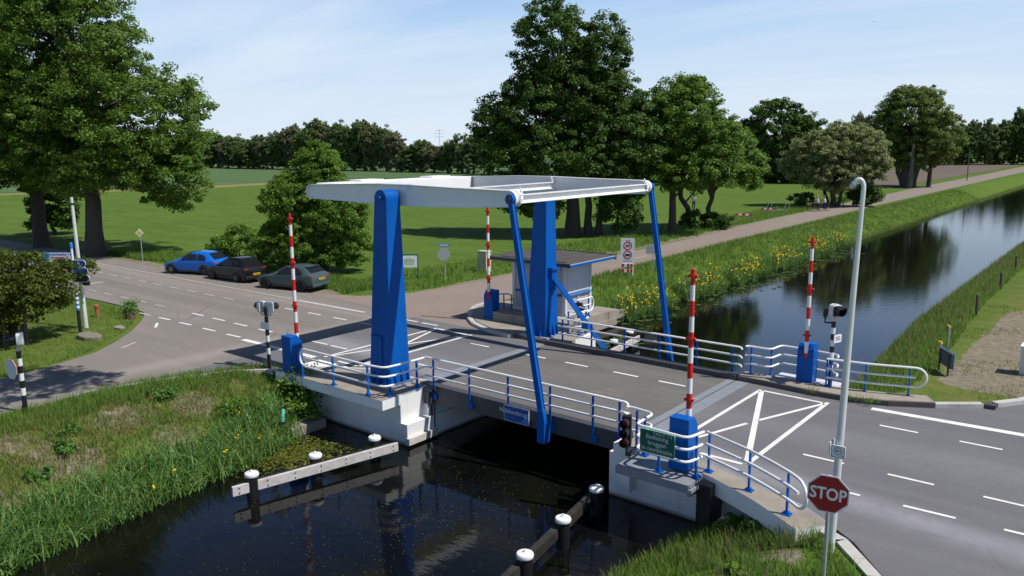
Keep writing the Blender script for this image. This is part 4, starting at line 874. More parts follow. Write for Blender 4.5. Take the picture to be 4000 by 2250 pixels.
# ------------------------------------------------------------------ operator hut
t = thing('operator_hut', (-21.5, 29, .12), 'grey panelled bridge operator hut with a wide flat roof', 'hut')
b = MB(); b.box((-23.3, 27.05, .12), (-19.08, 30.7, .5)); b.box((-20.3, 30.2, .12), (-19.06, 31.1, .46)); b.build('plinth', m_walk, t)
x0, x1, y0, y1 = -23.0, -20.0, 28.12, 30.2
b = MB(); b.box((x0+.05, y0+.05, .5), (x1-.05, y1-.05, 2.84)); b.build('wall', m_gray, t)
b = MB()
for (x, y) in ((x0, y0), (x1-.16, y0), (x1-.16, y1-.16), (x0, y1-.16)): b.box((x, y, .5), (x+.16, y+.16, 2.83))
b.box((x0, y0+.01, .5), (x1, y0+.045, .6)); b.box((x0, y0, 2.7), (x1, y0+.04, 2.82)); b.box((x1-.045, y0, .5), (x1-.004, y1, .6)); b.box((x1-.045, y0, 2.68), (x1-.003, y1, 2.82)); b.box((x1-.045, y0+1.0, .6), (x1-.004, y0+1.07, 1.35))
b.box((x0+1.42, y0+.005, .6), (x0+1.56, y0+.045, 2.7)); b.build('frame', m_lgray, t)
b = MB(); b.box((x1-.05, y0+.2, 1.5), (x1-.01, y1-.2, 2.62)); s1 = b.build('shutter', m_lgray, t)
for xa, xb in ((x0+.2, x0+1.38), (x0+1.6, x1-.2)):
    b = MB(); b.box((xa, y0+.012, 1.5), (xb, y0+.05, 2.62)); b.build('shutter', m_gray, t)
    b = MB(); b.box((xa-.02, y0-.03, 1.38), (xb+.02, y0+.05, 1.45)); b.build('sill', m_blue, t)
b = MB(); b.box((x1-.02, y0+.08, 1.38), (x1+.06, y1-.06, 1.44)); b.build('sill', m_signblue2, t)
b = MB(); b.box((-23.75, 27.32, 2.84), (-19.2, 30.95, 2.98)); rf = b.build('roof', m_gray, t)
b = MB(); b.box((-23.78, 27.29, 2.86), (-19.17, 27.32, 3.01)); b.box((-23.78, 27.32, 2.86), (-23.75, 30.95, 3.01)); b.box((-23.78, 30.95, 2.80), (-19.17, 30.98, 3.03)); b.build('fascia', m_dsteel, rf)
b = MB(); b.box((-19.2, 27.32, 2.86), (-19.175, 30.95, 2.95)); b.build('fascia', m_dsteel if False else m_blue, rf)
b = MB(); b.box((-23.70, 27.37, 2.98), (-19.25, 30.9, 3.0))
for k in range(7): b.box((-23.4+k*.6, 27.55, 3.0), (-23.36+k*.6, 30.75, 3.016))
b.box((-23.2, 27.6, 3.0), (-19.6, 27.66, 3.03)); b.build('roofing', m_roof, rf)
# handrail beside the hut and the dark lamp unit on its platform
t = thing('handrail', (-23.9, 28.4, .12), 'thin grey blue handrail behind the far barrier box', 'railing')
b = MB(); b.tube([(-24.35, 27.9, .12), (-24.35, 27.9, 1.05), (-23.2, 28.0, 1.2), (-22.95, 28.02, 1.15)], .03, 8); b.tube([(-24.35, 27.9, .62), (-22.95, 28.02, .68)], .025, 8); b.build('rail', m_steel, t)
for x in (-24.35, -23.4, -22.95): b = MB(); b.tube([(x, 27.97, .12), (x, 27.97, 1.15)], .028, 8); b.build('post', m_blue, t)
q = onP((2262, 1202), Y=28.0)
t = thing('shipping_light', (q[0], 28.0, q[2]-.5), 'black shipping light by the light grey hut wall', 'traffic light')
b = MB(); b.box((q[0]-.13, 27.9, q[2]-.22), (q[0]+.13, 28.1, q[2]+.22)); b.build('housing', m_black, t)
b = MB(); b.tube([(q[0]+.1, 28.0, q[2]+.03), (q[0]+.26, 28.0, q[2]-.0)], [.1, .11], 12); b.build('visor', m_black, t); b = MB(); b.tube([(q[0], 28.0, .45), (q[0], 28.0, q[2]-.2)], .03, 8); b.build('post', m_dsteel, t)
# ------------------------------------------------------------------ small signs and cabinets
def post_sign(name, x, y, h, r=.03, mat=None, label='', cat='sign'):
    t = thing(name, (x, y, 0), label, cat); MB().tube([(x, y, -.1), (x, y, h)], r, 8).build('post', mat or m_steel, t); return t
fc = lambda x, y, z, d=0: frame((x, y, z), (math.cos(d), math.sin(d), 0), (0, 0, 1))
yaw = math.radians(33)
t = post_sign('priority_road_sign', -56.9, 27.3, 1.75, label='white and yellow diamond priority sign on a pole in the verge')
Mx = fc(-56.9, 27.24, 2.0, yaw); s_ = .31
b = MB(); panel(b, Mx, [(s_, 0), (0, s_), (-s_, 0), (0, -s_)], -.012, .012); pl = b.build('plate', m_letters, t)
b = MB(); panel(b, Mx, [(s_*.62, 0), (0, s_*.62), (-s_*.62, 0), (0, -s_*.62)], .0125, .016); b.build('yellow_panel', m_yel, pl)
t = thing('speed_limit_board', (-25.5, 42.5, 0), 'white board with a round 60 sign and a lorry ban sign', 'traffic sign')
d6 = math.radians(30); Mz = fc(-25.5, 42.5, 1.4, d6)
b = MB(); panel(b, Mz, rrect(.86, 1.70, .06), -.02, .02); bd = b.build('board', m_letters, t)
for sx in (-.33, .33): p = Mz @ Vector((sx, 0, -.03)); b = MB(); b.tube([(p.x, p.y, -.1), (p.x, p.y, 1.0)], .04, 8); b.build('post', m_letters, t)
for zc, kind in ((.38, 0), (-.18, 1)):
    b = MB(); n = 28
    for k in range(n):
        a0, a1 = 2*PI*k/n, 2*PI*(k+1)/n; panel(b, Mz, [(.27*math.cos(a0), zc+.27*math.sin(a0)), (.27*math.cos(a1), zc+.27*math.sin(a1)), (.20*math.cos(a1), zc+.20*math.sin(a1)), (.20*math.cos(a0), zc+.20*math.sin(a0))], .021, .025)
    b.build('red_ring', m_red, bd)
    if kind == 0: text('60', 'lettering', .26, m_black, bd, Mz @ Matrix.Translation((0, zc, .0255)), thick=.001, bold=.006)
    else: b = MB(); panel(b, Mz, [(-.15, zc-.07), (.15, zc-.07), (.15, zc+.02), (.08, zc+.07), (.02, zc+.07), (.02, zc+.05), (-.15, zc+.05)], .021, .025); panel(b, Mz, circ(.035, 10, (-.09, zc-.08)), .021, .026); panel(b, Mz, circ(.035, 10, (.09, zc-.08)), .021, .026); b.build('lorry_symbol', m_black, bd)
text('zone', 'lettering', .15, m_black, bd, Mz @ Matrix.Translation((0, .72, .0215)), thick=.001)
for k in range(3): b = MB(); panel(b, Mz, [(-.3, -.52-.05*k), (.3-.04*k, -.52-.05*k), (.3-.04*k, -.50-.05*k), (-.3, -.50-.05*k)], .021, .023); b.build('small_lettering', m_gray, bd)
Mr = fc(-25.5, 42.47, .52, d6)
for zz in (.05, -.30):
    b = MB(); panel(b, Mr, [(-.32, zz-.1), (.32, zz-.1), (.32, zz+.1), (-.32, zz+.1)], .0, .03); st = b.build('striped_bar', m_letters, t)
    for xx in (-.32, .0, .2): q = MB(); panel(q, Mr, [(xx, zz-.1), (xx+.14, zz-.1), (xx+.14, zz+.1), (xx, zz+.1)], .0305, .033); q.build('red_band', m_red, st)
t = post_sign('traffic_sign', -25.0, 44.8, 1.7, label='rectangular sign seen from its grey back beside the brick road', cat='traffic sign')
b = MB(); panel(b, fc(-25.0, 44.75, 1.35, d6), rrect(.86, .56, .03), -.012, .012); b.build('plate', m_gray, t)
t = thing('map_board', (-35.4, 33.3, 0), 'route map board in a dark green frame on the verge', 'notice board')
Mi = fc(-35.35, 33.3, 1.05, math.radians(38))
m_dkgreen = pm("dark_green_paint", (.01, .10, .07), .45)
b = MB(); panel(b, Mi, rrect(1.0, .72, .02), -.02, .02); bd = b.build('board', m_letters, t)
b = MB(); panel(b, Mi, [(-.3, -.2), (.25, -.25), (.35, .1), (.0, .24), (-.35, .12)], .0205, .022); b.build('map_print', pm("map_print", (.45, .55, .42), .6, var=.35, scale=7), bd)
b = MB()
for sx in (-.52, .52): p = Mi @ Vector((sx, 0, 0)); b.tube([(p.x, p.y, -.1), (p.x, p.y, 1.5)], .035, 8)
pa, pb = Mi @ Vector((-.54, .42, 0)), Mi @ Vector((.54, .42, 0)); b.tube([tuple(pa), tuple(pb)], .035, 8); b.build('frame', m_dkgreen, t)
t = post_sign('stop_sign', -33.8, 34.8, 1.95, label='grey back of an octagonal sign under a blue street name plate', cat='stop sign')
b = MB(); Mo = fc(-33.8, 34.72, 1.45, .6); panel(b, Mo, [(.40*math.cos(math.radians(22.5+45*k)), .40*math.sin(math.radians(22.5+45*k))) for k in range(8)], -.012, .012); b.build('plate', m_gray, t)
b = MB(); Mt = fc(-33.8, 34.75, 2.02, .6); panel(b, Mt, rrect(.7, .16, .02), -.012, .012); pl = b.build('street_name_plate', m_signblue2, t)
b = MB(); panel(b, Mt, [(-.26, -.025), (.26, -.025), (.26, .025), (-.26, .025)], .0125, .014); b.build('lettering', m_letters, pl)
t = thing('utility_cabinet', (-33.6, 38.3, 0), 'tall mossy beige utility cabinet at the far side of the brick road', 'cabinet')
b = MB(); b.box((-33.95, 38.0, -.1), (-33.25, 38.5, 1.25)); b.build('body', m_beige, t); b = MB(); b.box((-34.0, 37.95, 1.25), (-33.2, 38.55, 1.31)); b.build('lid', m_beige, t); b = MB(); b.box((-33.86, 37.985, .1), (-33.34, 38.0, 1.18)); dd = b.build('door', m_beige, t); b = MB(); b.box((-33.45, 37.96, .65), (-33.41, 37.986, .75)); b.build('handle', m_dsteel, dd)
# red and white barrier boards and gates by the far road
def board(x, y, ln, ang, label):
    t = thing('barrier_board', (x, y, 0), label, 'barrier board', 'red and white barrier boards in the far verge'); Mb = fc(x, y, .55, ang); n = 5
    b = MB(); panel(b, Mb, [(-ln/2, -.11), (ln/2, -.11), (ln/2, .11), (-ln/2, .11)], -.015, .015); bd = b.build('plank', m_letters, t)
    for k in range(0, n, 2): q = MB(); x0_ = -ln/2+ln*k/n; panel(q, Mb, [(x0_, -.11), (x0_+ln/n, -.11), (x0_+ln/n, .11), (x0_, .11)], .0155, .019); q.build('red_band', m_red, bd)
    for sx in (-.3, .3): p = Mb @ Vector((sx*ln, 0, -.03)); q = MB(); q.tube([(p.x, p.y, -.1), (p.x, p.y, .5)], .03, 6); q.build('leg', m_steel, t)
board(-34.3, 80.6, 1.75, .55, 'red and white barrier board standing alone in the far verge')
board(-35.0, 89.0, 1.5, .5, 'red and white barrier board in front of the silver gate rails')
t = thing('step_gate', (-34.4, 91.5, 0), 'silver tubular step rails beside the farther barrier board', 'gate')
for o_ in (0, 2.0):
    b = MB(); bx, by = -35.4+o_*.85, 90.4+o_*.5
    b.tube([(bx-.55, by-.3, -.1), (bx+.05, by, 1.35), (bx+.2, by+.05, 1.38), (bx+.22, by+.05, .75)], .035, 6); b.tube([(bx-.1, by-.1, -.1), (bx+.1, by, .6), (bx+.2, by, .62)], .03, 6); b.build('rail', m_steel, t)
b = MB(); b.tube([(-35.2, 90.6, .3), (-33.8, 91.4, .3)], .03, 6); b.build('cross_bar', m_steel, t)
# right bank: posts, marker boards, cabinet
for i, (x, y, h, lb) in enumerate(((-6.3, 42.0, .92, 'stout dark wooden post nearest the blue backed board'), (-6.5, 50.3, .88, 'middle wooden post on the grassy right bank'), (-6.9, 58.9, .8, 'thin wooden post on the grassy right bank near the picture edge'), (-7.2, 71.0, .8, 'farthest wooden post on the grassy right bank'))):
    b = MB(); b.tube([(x, y, -.2), (x+.01, y, h*.5), (x-.01, y+.01, h)], [.075, .07, .066], 9); tag(b.build('wooden_post', m_post), lb, 'post', 'wooden posts along the right bank')
def marker(x, y, h, label):
    t = thing('pipeline_marker', (x, y, 0), label, 'marker post'); b = MB(); b.tube([(x, y, -.1), (x, y, h)], .035, 8); b.build('post', m_steel, t)
    Mm = frame((x-.01, y-.02, h-.17), (.35, -.94, 0), (0, 0, 1)); b = MB(); panel(b, Mm, rrect(.24, .36, .02), -.012, .012); pl = b.build('plate', m_lgray, t)
    b = MB(); Mc = frame((x-.04, y, h+.02), (-.6, .8, 0), (0, 0, 1)); panel(b, Mc, [(-.12, -.03), (.12, -.03), (.12, .03), (-.12, .03)], -.01, .05); b.build('cap', m_yel, t)
marker(-6.0, 34.3, .85, 'small grey marker post with a yellow cap in the grass by the water')
marker(-5.75, 31.6, .78, 'yellow capped marker post hidden behind the leaning board')
t = thing('waterway_sign', (-5.4, 30.6, 0), 'dark backed board with a blue edge leaning by the loop of the railing', 'sign')
Mw = frame((-5.35, 30.55, .50), (.55, -.83, -.0), (0, 0, 1)); b = MB(); panel(b, Mw, rrect(.95, .55, .02), -.03, .03); b.build('board', pm("slate_board", (.10, .115, .13), .6), t); b = MB(); panel(b, Mw, rrect(.98, .58, .02), -.031, -.05); b.build('board_face', m_signblue2, t)
for sx in (-.42, .3): p = Mw @ Vector((sx, 0, .05)); b = MB(); b.box((p.x-.03, p.y-.03, -.1), (p.x+.03, p.y+.03, .76)); b.build('post', m_dsteel, t)
t = thing('utility_cabinet', (-3.1, 32.3, 0), 'white cabinet at the picture edge on the sandy yard', 'cabinet')
b = MB(); b.box((-3.32, 31.95, -.1), (-2.75, 32.5, .92)); b.build('body', m_lgray, t); b = MB(); b.box((-3.36, 31.9, .92), (-2.7, 32.55, .98)); b.build('lid', m_white, t)
# ------------------------------------------------------------------ lawn corner bits
t = thing('stand_pipe', (-39.5, 16.5, 0), 'short rusty iron stand pipe on the lawn corner', 'stand pipe'); b = MB(); b.lathe((-39.5, 16.5, -.1), [(.09, 0), (.085, .48), (.07, .5)], 10); b.build('body', m_rust, t); b = MB(); b.lathe((-39.5, 16.5, .4), [(.1, 0), (.12, .06), (.12, .14), (.08, .2)], 8); b.build('cap', m_rust, t)
m_bed = leafmat('garden_leaves', (.05, .12, .02), (.08, .19, .03), (.13, .26, .05))
def planter(x, y, r, label):
    t = thing('flower_tub', (x, y, 0), label, 'flower tub'); b = MB(); b.lathe((x, y, -.05), [(r*.8, 0), (r, .3), (r*.9, .3)], 14); b.build('tub', pm("tub_wood", (.20, .12, .08), .9, var=.3) if 'tub_wood' not in bpy.data.materials else bpy.data.materials['tub_wood'], t)
    rg = np.random.default_rng(int(-x*10)); n = 260; c = np.array((x, y, .38))+rg.normal(0, 1, (n, 3))*np.array((r*.55, r*.55, .09)); lv = leaf_quads(c, rg.normal(0, .6, (n, 3))+np.array((0, 0, 1)), .06, .6, rg)
    o = tag(mesh_np('plants', lv, m_bed, t), kind='stuff')
def leaf_quads(c, nrm, size, asp, rg):
    n = len(c); nrm = nrm/(np.linalg.norm(nrm, axis=1, keepdims=True)+1e-9); r = rg.normal(0, 1, (n, 3)); t = np.cross(nrm, r); t /= np.linalg.norm(t, axis=1, keepdims=True)+1e-9; b = np.cross(nrm, t)
    s = size*rg.uniform(.6, 1.35, (n, 1)); fold = nrm*s*.18
    v = np.stack([c+t*s, c+b*s*asp+fold, c-t*s, c-b*s*asp+fold], 1); return v
def mesh_np(name, quads, mat, parent=None, smooth=False, wide=None):
    """quads (n, 4, 3) -> mesh"""
    n, k = quads.shape[:2]; v = quads.reshape(-1, 3).copy()
    if parent is not None:
        p = parent; off = np.zeros(3)
        while p is not None: off += np.array(p.location); p = p.parent
        v -= off
    me = bpy.data.meshes.new(name); me.vertices.add(n*k); me.vertices.foreach_set('co', v.ravel().astype(np.float32)); me.loops.add(n*k); me.polygons.add(n)
    me.loops.foreach_set('vertex_index', np.arange(n*k, dtype=np.int32)); me.polygons.foreach_set('loop_start', np.arange(0, n*k, k, dtype=np.int32)); me.polygons.foreach_set('loop_total', np.full(n, k, np.int32))
    me.materials.append(mat); me.update(calc_edges=True); o = bpy.data.objects.new(name, me); COL.objects.link(o)
    if parent is not None: o.parent = parent
    return o
planter(-39.35, 18.05, .33, 'wooden tub of green plants at the road edge of the lawn'); planter(-37.9, 17.35, .3, 'low overgrown wooden tub by the rusty stand pipe')
b = MB(); rg = np.random.default_rng(4); n = 12
ring = [(-35.3+.75*math.cos(2*PI*k/n)*rg.uniform(.85, 1.1), 14.35+.42*math.sin(2*PI*k/n)*rg.uniform(.85, 1.1)) for k in range(n)]
b.prism(ring, -.1, .13); tag(b.build('flat_stone', m_stone, bevel=.05), 'flat mossy boulder lying on the lawn beside the signpost', 'stone')
b = MB(); ring = [(-36.1+.36*math.cos(2*PI*k/n)*rg.uniform(.8, 1.1), 16.0+.22*math.sin(2*PI*k/n)*rg.uniform(.8, 1.1)) for k in range(n)]
b.prism(ring, -.1, .05); tag(b.build('flat_stone', m_walk, bevel=.03), 'small pale slab sunk in the lawn behind the flat boulder', 'stone')
for i, (sx, sy) in enumerate(((20, 1345), (62, 1320), (92, 1330), (105, 1330), (45, 1312))):
    p = G(sx, sy+10); h = (1.45, 1.25, 1.6, 1.65, 1.2)[i]; b = MB(); b.tube([(p[0], p[1], -.1), (p[0]+.03, p[1], h*.6), (p[0]-.05, p[1]+.03, h)], [.085, .08, .07], 9)
    tag(b.build('fence_stake', m_post), ('leftmost rough grey stake under the leafy hedge', 'thin leaning stake between two thicker stakes by the hedge', 'tall thick stake in the hedge, left one of a close pair', 'tallest stake at the open end of the hedge', 'short stake half sunk in shadow behind the hedge row')[i], 'stake', 'rough wooden stakes under the hedge')
# ------------------------------------------------------------------ cars
def car(name, label, x, y, ang, L_, W_, H_, wb, paint, rear, rimmat, plate, windows_k=1.0, spoiler=False, towbar=False):
    """hatchback, nose towards local -X; built in its own axes"""
    t = thing(name, (x, y, 0), label, 'car', 'cars parked along the verge', ang); hl = L_/2
    # stations: x, zlow, zbelt, ztop, halfwidth at belt, halfwidth of roof
    hood = .60*H_; belt = .64*H_
    st = [(-hl, .30, .52, .56, .62, .5), (-hl+.08, .2, .56, .64, .76, .6), (-hl+.5, .18, .60, .74, .85, .68), (-hl+1.15, .18, .62, hood+.06, .87, .70), (-hl+1.45, .18, .63, hood+.13, .875, .69), (-hl+1.95, .18, .64, H_*.915, .88, .60), (-hl+2.35, .18, .645, H_*.99, .88, .56), (-hl+2.8, .18, .65, H_, .88, .55), (-hl+3.3, .18, .66, H_*.985, .88, .55), (hl-.62, .2, .67, H_*.935, .875, .55), (hl-.22, .24, .69, rear, .85, .62), (hl-.07, .26, .68, rear*.90, .82, .66), (hl, .32, .60, rear*.74, .76, .66)]
    W2 = W_/2/.88; v = []; k = 0
    for (sx, zl, zb, zt, hw, rw) in st:
        hw *= W2; rw *= W2; zb_ = zb*H_/1.0 if zb > 1 else zb*1.0
        zb_ = min(zb_*H_/ .98*.92, zt-.02)
        q = [(0, zl), (hw*.86, zl), (hw*.97, zl+.14), (hw, (zl+zb_)/2), (hw*.985, zb_), (hw*.95, zb_+min(.04, (zt-zb_)*.4)), ((hw*.95*.45+rw*.55), zb_+(zt-zb_)*.60), (rw, zt-.045 if zt-zb_ > .2 else zt-(zt-zb_)*.25), (rw*.72, zt-.005), (0, zt)]
        ring = [(sx, yy, zz) for yy, zz in q]+[(sx, -yy, zz) for yy, zz in q[-2:0:-1]]; v += ring; k = len(ring)
    f = []
    for i in range(len(st)-1):
        for j in range(k): f.append((i*k+j, i*k+(j+1) % k, (i+1)*k+(j+1) % k, (i+1)*k+j))
    f.append(tuple(range(k-1, -1, -1))); f.append(tuple((len(st)-1)*k+j for j in range(k)))
    f = [g[::-1] for g in f]
    b = MB(); b.add(v, f); body = b.build('body', paint, t, smooth=True, local=True); body.modifiers.clear()
    sub = body.modifiers.new('sub', 'SUBSURF'); sub.levels = 1; sub.render_levels = 2
    V = np.array(v).reshape(len(st), k, 3)
    def lerp(i, s, j, u):
        a = V[i, j]*(1-u)+V[i, (j+1) % k]*u; c = V[i+1, j]*(1-u)+V[i+1, (j+1) % k]*u; return a*(1-s)+c*s
    # side glass panels (offset outwards)
    for sgn in (1, -1):
        for (xa, xb, xc, xd) in (((-hl+1.62), (-hl+2.1), (-hl+2.78), (-hl+2.78)), ((-hl+2.86), (-hl+2.86), hl-1.0, hl-.72)):
            zb1 = .645*H_+.04; zt1 = H_-.13; yb, yt = W_/2*.965, W_/2*.70
            b = MB(); y_ = lambda z: sgn*(yb+(yt-yb)*(z-zb1)/(zt1-zb1)+.012)
            pts = [(xa, y_(zb1), zb1), (xd, y_(zb1), zb1), (xc, y_(zt1), zt1-.02), (xb, y_(zt1), zt1)] if xa != xb else [(xa, y_(zb1), zb1), (xd, y_(zb1), zb1+.05), (xc, y_(zt1), zt1-.06), (xb, y_(zt1), zt1)]
            pts2 = [(p[0], p[1]-sgn*.05, p[2]) for p in pts]
            b.add(pts+pts2, [(0, 1, 2, 3) if sgn > 0 else (3, 2, 1, 0), (4, 7, 6, 5) if sgn > 0 else (5, 6, 7, 4), (0, 4, 5, 1), (1, 5, 6, 2), (2, 6, 7, 3), (3, 7, 4, 0)]); b.build('side_window', m_glass, t, local=True)
        for wx in (-wb/2-.02+(0), wb/2):
            xx = wx-.06; b = MB(); yo = sgn*(W_/2-.075)
            b.lathe((xx, yo, .315), [(.20, -.1), (.305, -.1), (.318, -.06), (.318, .06), (.305, .095), (.2, .1)], 24, axis='y'); wh = b.build('wheel', m_tyre, t, smooth=True, local=True)
            b = MB()
            b.lathe((xx, yo+sgn*.085, .315), [(.21, -.02), (.215, .0), (.20, .012), (.19, .0)] if sgn > 0 else [(.21, .02), (.215, .0), (.20, -.012), (.19, .0)], 24, axis='y')
            for a in range(5):
                an = 2*PI*a/5+.3; d = np.array((math.cos(an), math.sin(an))); n_ = np.array((-d[1], d[0]))
                q = [d*.03+n_*.035, d*.2+n_*.03, d*.2-n_*.03, d*.03-n_*.035]; b.extr([tuple(p) for p in q], (xx, yo+sgn*.075, .315), (1, 0, 0), (0, 0, 1), (0, sgn, 0), .025)
            b.build('rim', rimmat, wh, local=True)
            b = MB(); n = 14; prof = [(.375*math.cos(PI*j/n), .375*math.sin(PI*j/n)) for j in range(n+1)]; prof = [(px_, max(-.1, pz_)) for px_, pz_ in prof]; b.extr(prof+[(-.375, -.12), (.375, -.12)], (xx, sgn*(W_/2-.20), .315), (1, 0, 0), (0, 0, 1), (0, sgn, 0), .197); b.build('wheel_arch', m_black, t, local=True)
    # windscreens
    def sheet(p, nm, off):
        b = MB(); p = np.array(p); n_ = np.cross(p[1]-p[0], p[2]-p[0]); n_ /= np.linalg.norm(n_); 
        if n_[2] < 0: n_ = -n_
        b.add([tuple(q+n_*off) for q in p]+[tuple(q-n_*.04) for q in p], [(0, 1, 2, 3), (7, 6, 5, 4), (0, 4, 5, 1), (1, 5, 6, 2), (2, 6, 7, 3), (3, 7, 4, 0)]); return b.build(nm, m_glass, t, local=True)
    yb = W_/2*.80; yt = W_/2*.60
    sheet([(-hl+1.36, -yb, hood+.12), (-hl+1.36, yb, hood+.12), (-hl+2.12, yt, H_*.955), (-hl+2.12, -yt, H_*.955)], 'windscreen', .022)
    sheet([(hl-.66, -yt, H_*.945), (hl-.66, yt, H_*.945), (hl-.25, yb*.86, rear+.02), (hl-.25, -yb*.86, rear+.02)], 'rear_window', .018)
    for sgn in (1, -1):
        b = MB(); b.box((hl-.22, min(sgn*.455*W_, sgn*.31*W_), rear*.77), (hl-.045, max(sgn*.455*W_, sgn*.31*W_), rear*.88)); b.build('tail_light', m_redlens, t, local=True, bevel=.03)
        b = MB(); b.box((-hl+.07, min(sgn*.37*W_, sgn*.24*W_), .52), (-hl+.28, max(sgn*.37*W_, sgn*.24*W_), .62)); b.build('headlight', m_lgray, t, local=True, bevel=.03)
        b = MB(); b.lathe((-hl+1.62, sgn*(W_/2+.06), .66*H_+.02), [(.02, -.09), (.08, -.06), (.08, .05), (.02, .08)], 10, axis='y'); b.build('mirror', paint, t, local=True)
    pz = rear*.66 if plate == 0 else .50
    b = MB(); b.box((hl-.06, -.26, pz-.055), (hl+.022, .26, pz+.055)); pl = b.build('number_plate', m_plateY, t, local=True)
    b = MB(); b.box((hl+.0225, -.26, pz-.055), (hl+.024, -.215, pz+.055)); b.build('plate_band', m_signblue, pl, local=True)
    b = MB(); 
    for k_ in range(3): b.box((hl+.0225, -.16+k_*.14, pz-.03), (hl+.0245, -.07+k_*.14, pz+.03))
    b.build('plate_lettering', m_black, pl, local=True)
    b = MB(); b.box((hl-.1, -W_*.44, .24), (hl+.035, W_*.44, .42)); b.build('bumper', paint if plate == 0 else m_black, t, local=True, bevel=.05)
    if spoiler: b = MB(); b.box((hl-.80, -yt*1.0, H_*.935), (hl-.50, yt*1.0, H_*.955)); b.build('spoiler', paint, t, local=True, bevel=.012)
    if towbar: b = MB(); b.tube([(hl-.05, 0, .3), (hl+.1, 0, .3), (hl+.12, 0, .38)], .025, 8); b.lathe((hl+.12, 0, .38), [(.0, -.0), (.035, .03), (.0, .07)], 8); b.build('towbar', m_dsteel, t, local=True)
    b = MB(); b.box((-hl+.2, -W_*.45, .16), (hl-.2, W_*.45, .3)); b.build('underbody', m_black, t, local=True)
    return t
def paintm(n, c): return pm(n, c, .35, var=.05, scale=2, coat=.35, spec=.3)
p_blue = paintm('car_blue', (.004, .13, .55)); p_black = paintm('car_black', (.006, .006, .010)); p_teal = paintm('car_grey_green', (.055, .085, .09))
car('parked_car', 'bright blue hatchback parked first in the row on the verge', -48.25, 26.70, math.radians(19), 4.30, 1.77, 1.46, 2.58, p_blue, .98, m_rim, 0)
car('parked_car', 'black hatchback parked between the blue and the grey green car', -43.95, 26.78, math.radians(4), 4.05, 1.70, 1.45, 2.40, p_black, .98, m_rim, 1)
car('parked_car', 'dark grey green hatchback parked nearest the bridge under the bush', -38.45, 27.05, math.radians(14), 4.11, 1.71, 1.42, 2.55, p_teal, 1.0, m_black, 0, spoiler=True, towbar=True)
# ------------------------------------------------------------------ people and bicycles
def body(name, parent, joints, edges, mat, root=0):
    me = bpy.data.meshes.new(name); me.from_pydata([j[:3] for j in joints], edges, []); o = bpy.data.objects.new(name, me); COL.objects.link(o); o.parent = parent
    me.materials.append(mat); sk = o.modifiers.new('skin', 'SKIN'); sk.use_smooth_shade = True
    for i, j in enumerate(joints): me.skin_vertices[0].data[i].radius = (j[3], j[3]); me.skin_vertices[0].data[i].use_root = (i == root)
    s = o.modifiers.new('sub', 'SUBSURF'); s.levels = 1; s.render_levels = 1
    return o
def person(x, y, rz, label, shirt, legs, hat, pose):
    t = thing('person', (x, y, 0), label, 'person', None, rz)
    if pose == 'bike': hands = [(.48, .22, 1.02), (.48, -.22, 1.02)]; elb = [(.22, .30, 1.12), (.22, -.30, 1.12)]; feet = [(.14, .12), (-.22, -.13)]; lean = .08
    else: hands = [(.22, .10, 1.55), (.22, -.10, 1.55)]; elb = [(.16, .33, 1.22), (.16, -.33, 1.22)]; feet = [(.06, .12), (-.06, -.12)]; lean = 0
    J = [(0, 0, .92, .15), (lean*.5, 0, 1.15, .145), (lean, 0, 1.40, .16), (lean+.02, 0, 1.50, .06), (lean+.04, 0, 1.60, .075), (lean+.05, 0, 1.70, .10), (lean+.04, 0, 1.79, .06)]
    E = [(0, 1), (1, 2), (2, 3), (3, 4), (4, 5), (5, 6)]
    for s, sg in ((0, 1), (1, -1)):
        o = len(J); J += [(lean, sg*.19, 1.42, .065), (*elb[s], .045), (*hands[s], .038)]; E += [(2, o), (o, o+1), (o+1, o+2)]
        for k in range(5): J.append((hands[s][0]+.06, hands[s][1]+sg*(.03-.015*k), hands[s][2]-.02, .010)); E.append((o+2, len(J)-1))
        o = len(J); fx, fy = feet[s]; J += [(0, sg*.10, .86, .095), (fx*.6+.06, fy, .48, .062), (fx, fy, .09, .042), (fx+.16, fy*1.1, .04, .04)]; E += [(0, o), (o, o+1), (o+1, o+2), (o+2, o+3)]
    body('body', t, J, E, m_skin)
    K = [(0, 0, .95, .155), (lean*.5, 0, 1.15, .155), (lean, 0, 1.40, .172), (lean, .20, 1.42, .078), (lean+.10, .27, 1.28, .068), (lean, -.20, 1.42, .078), (lean+.10, -.27, 1.28, .068)]
    body('shirt', t, K, [(0, 1), (1, 2), (2, 3), (3, 4), (2, 5), (5, 6)], shirt)
    K = [(0, 0, .93, .16)]; E = []
    for s, sg in ((0, 1), (1, -1)): fx, fy = feet[s]; o = len(K); K += [(0, sg*.10, .86, .105), (fx*.6+.06, fy, .48, .075), (fx, fy, .16, .06)]; E += [(0, o), (o, o+1), (o+1, o+2)]
    body('trousers', t, K, E, legs)
    b = MB(); b.lathe((lean+.05, 0, 1.66), [(.125, 0), (.125, .08), (.10, .16), (.04, .2)], 12); b.build('helmet', hat, t, smooth=True, local=True)
    return t
m_sh1 = pm('light_blue_shirt', (.55, .66, .85), .8); m_sh2 = pm('white_shirt', (.75, .76, .78), .8); m_jean = pm('dark_trousers', (.02, .025, .05), .85); m_orange = pm('orange_cap', (.70, .10, .06), .6); m_teal = pm('blue_helmet', (.04, .10, .18), .5); m_brown = pm('brown_basket', (.25, .15, .08), .8); m_grey2 = pm('grey_clothes', (.35, .36, .38), .8)
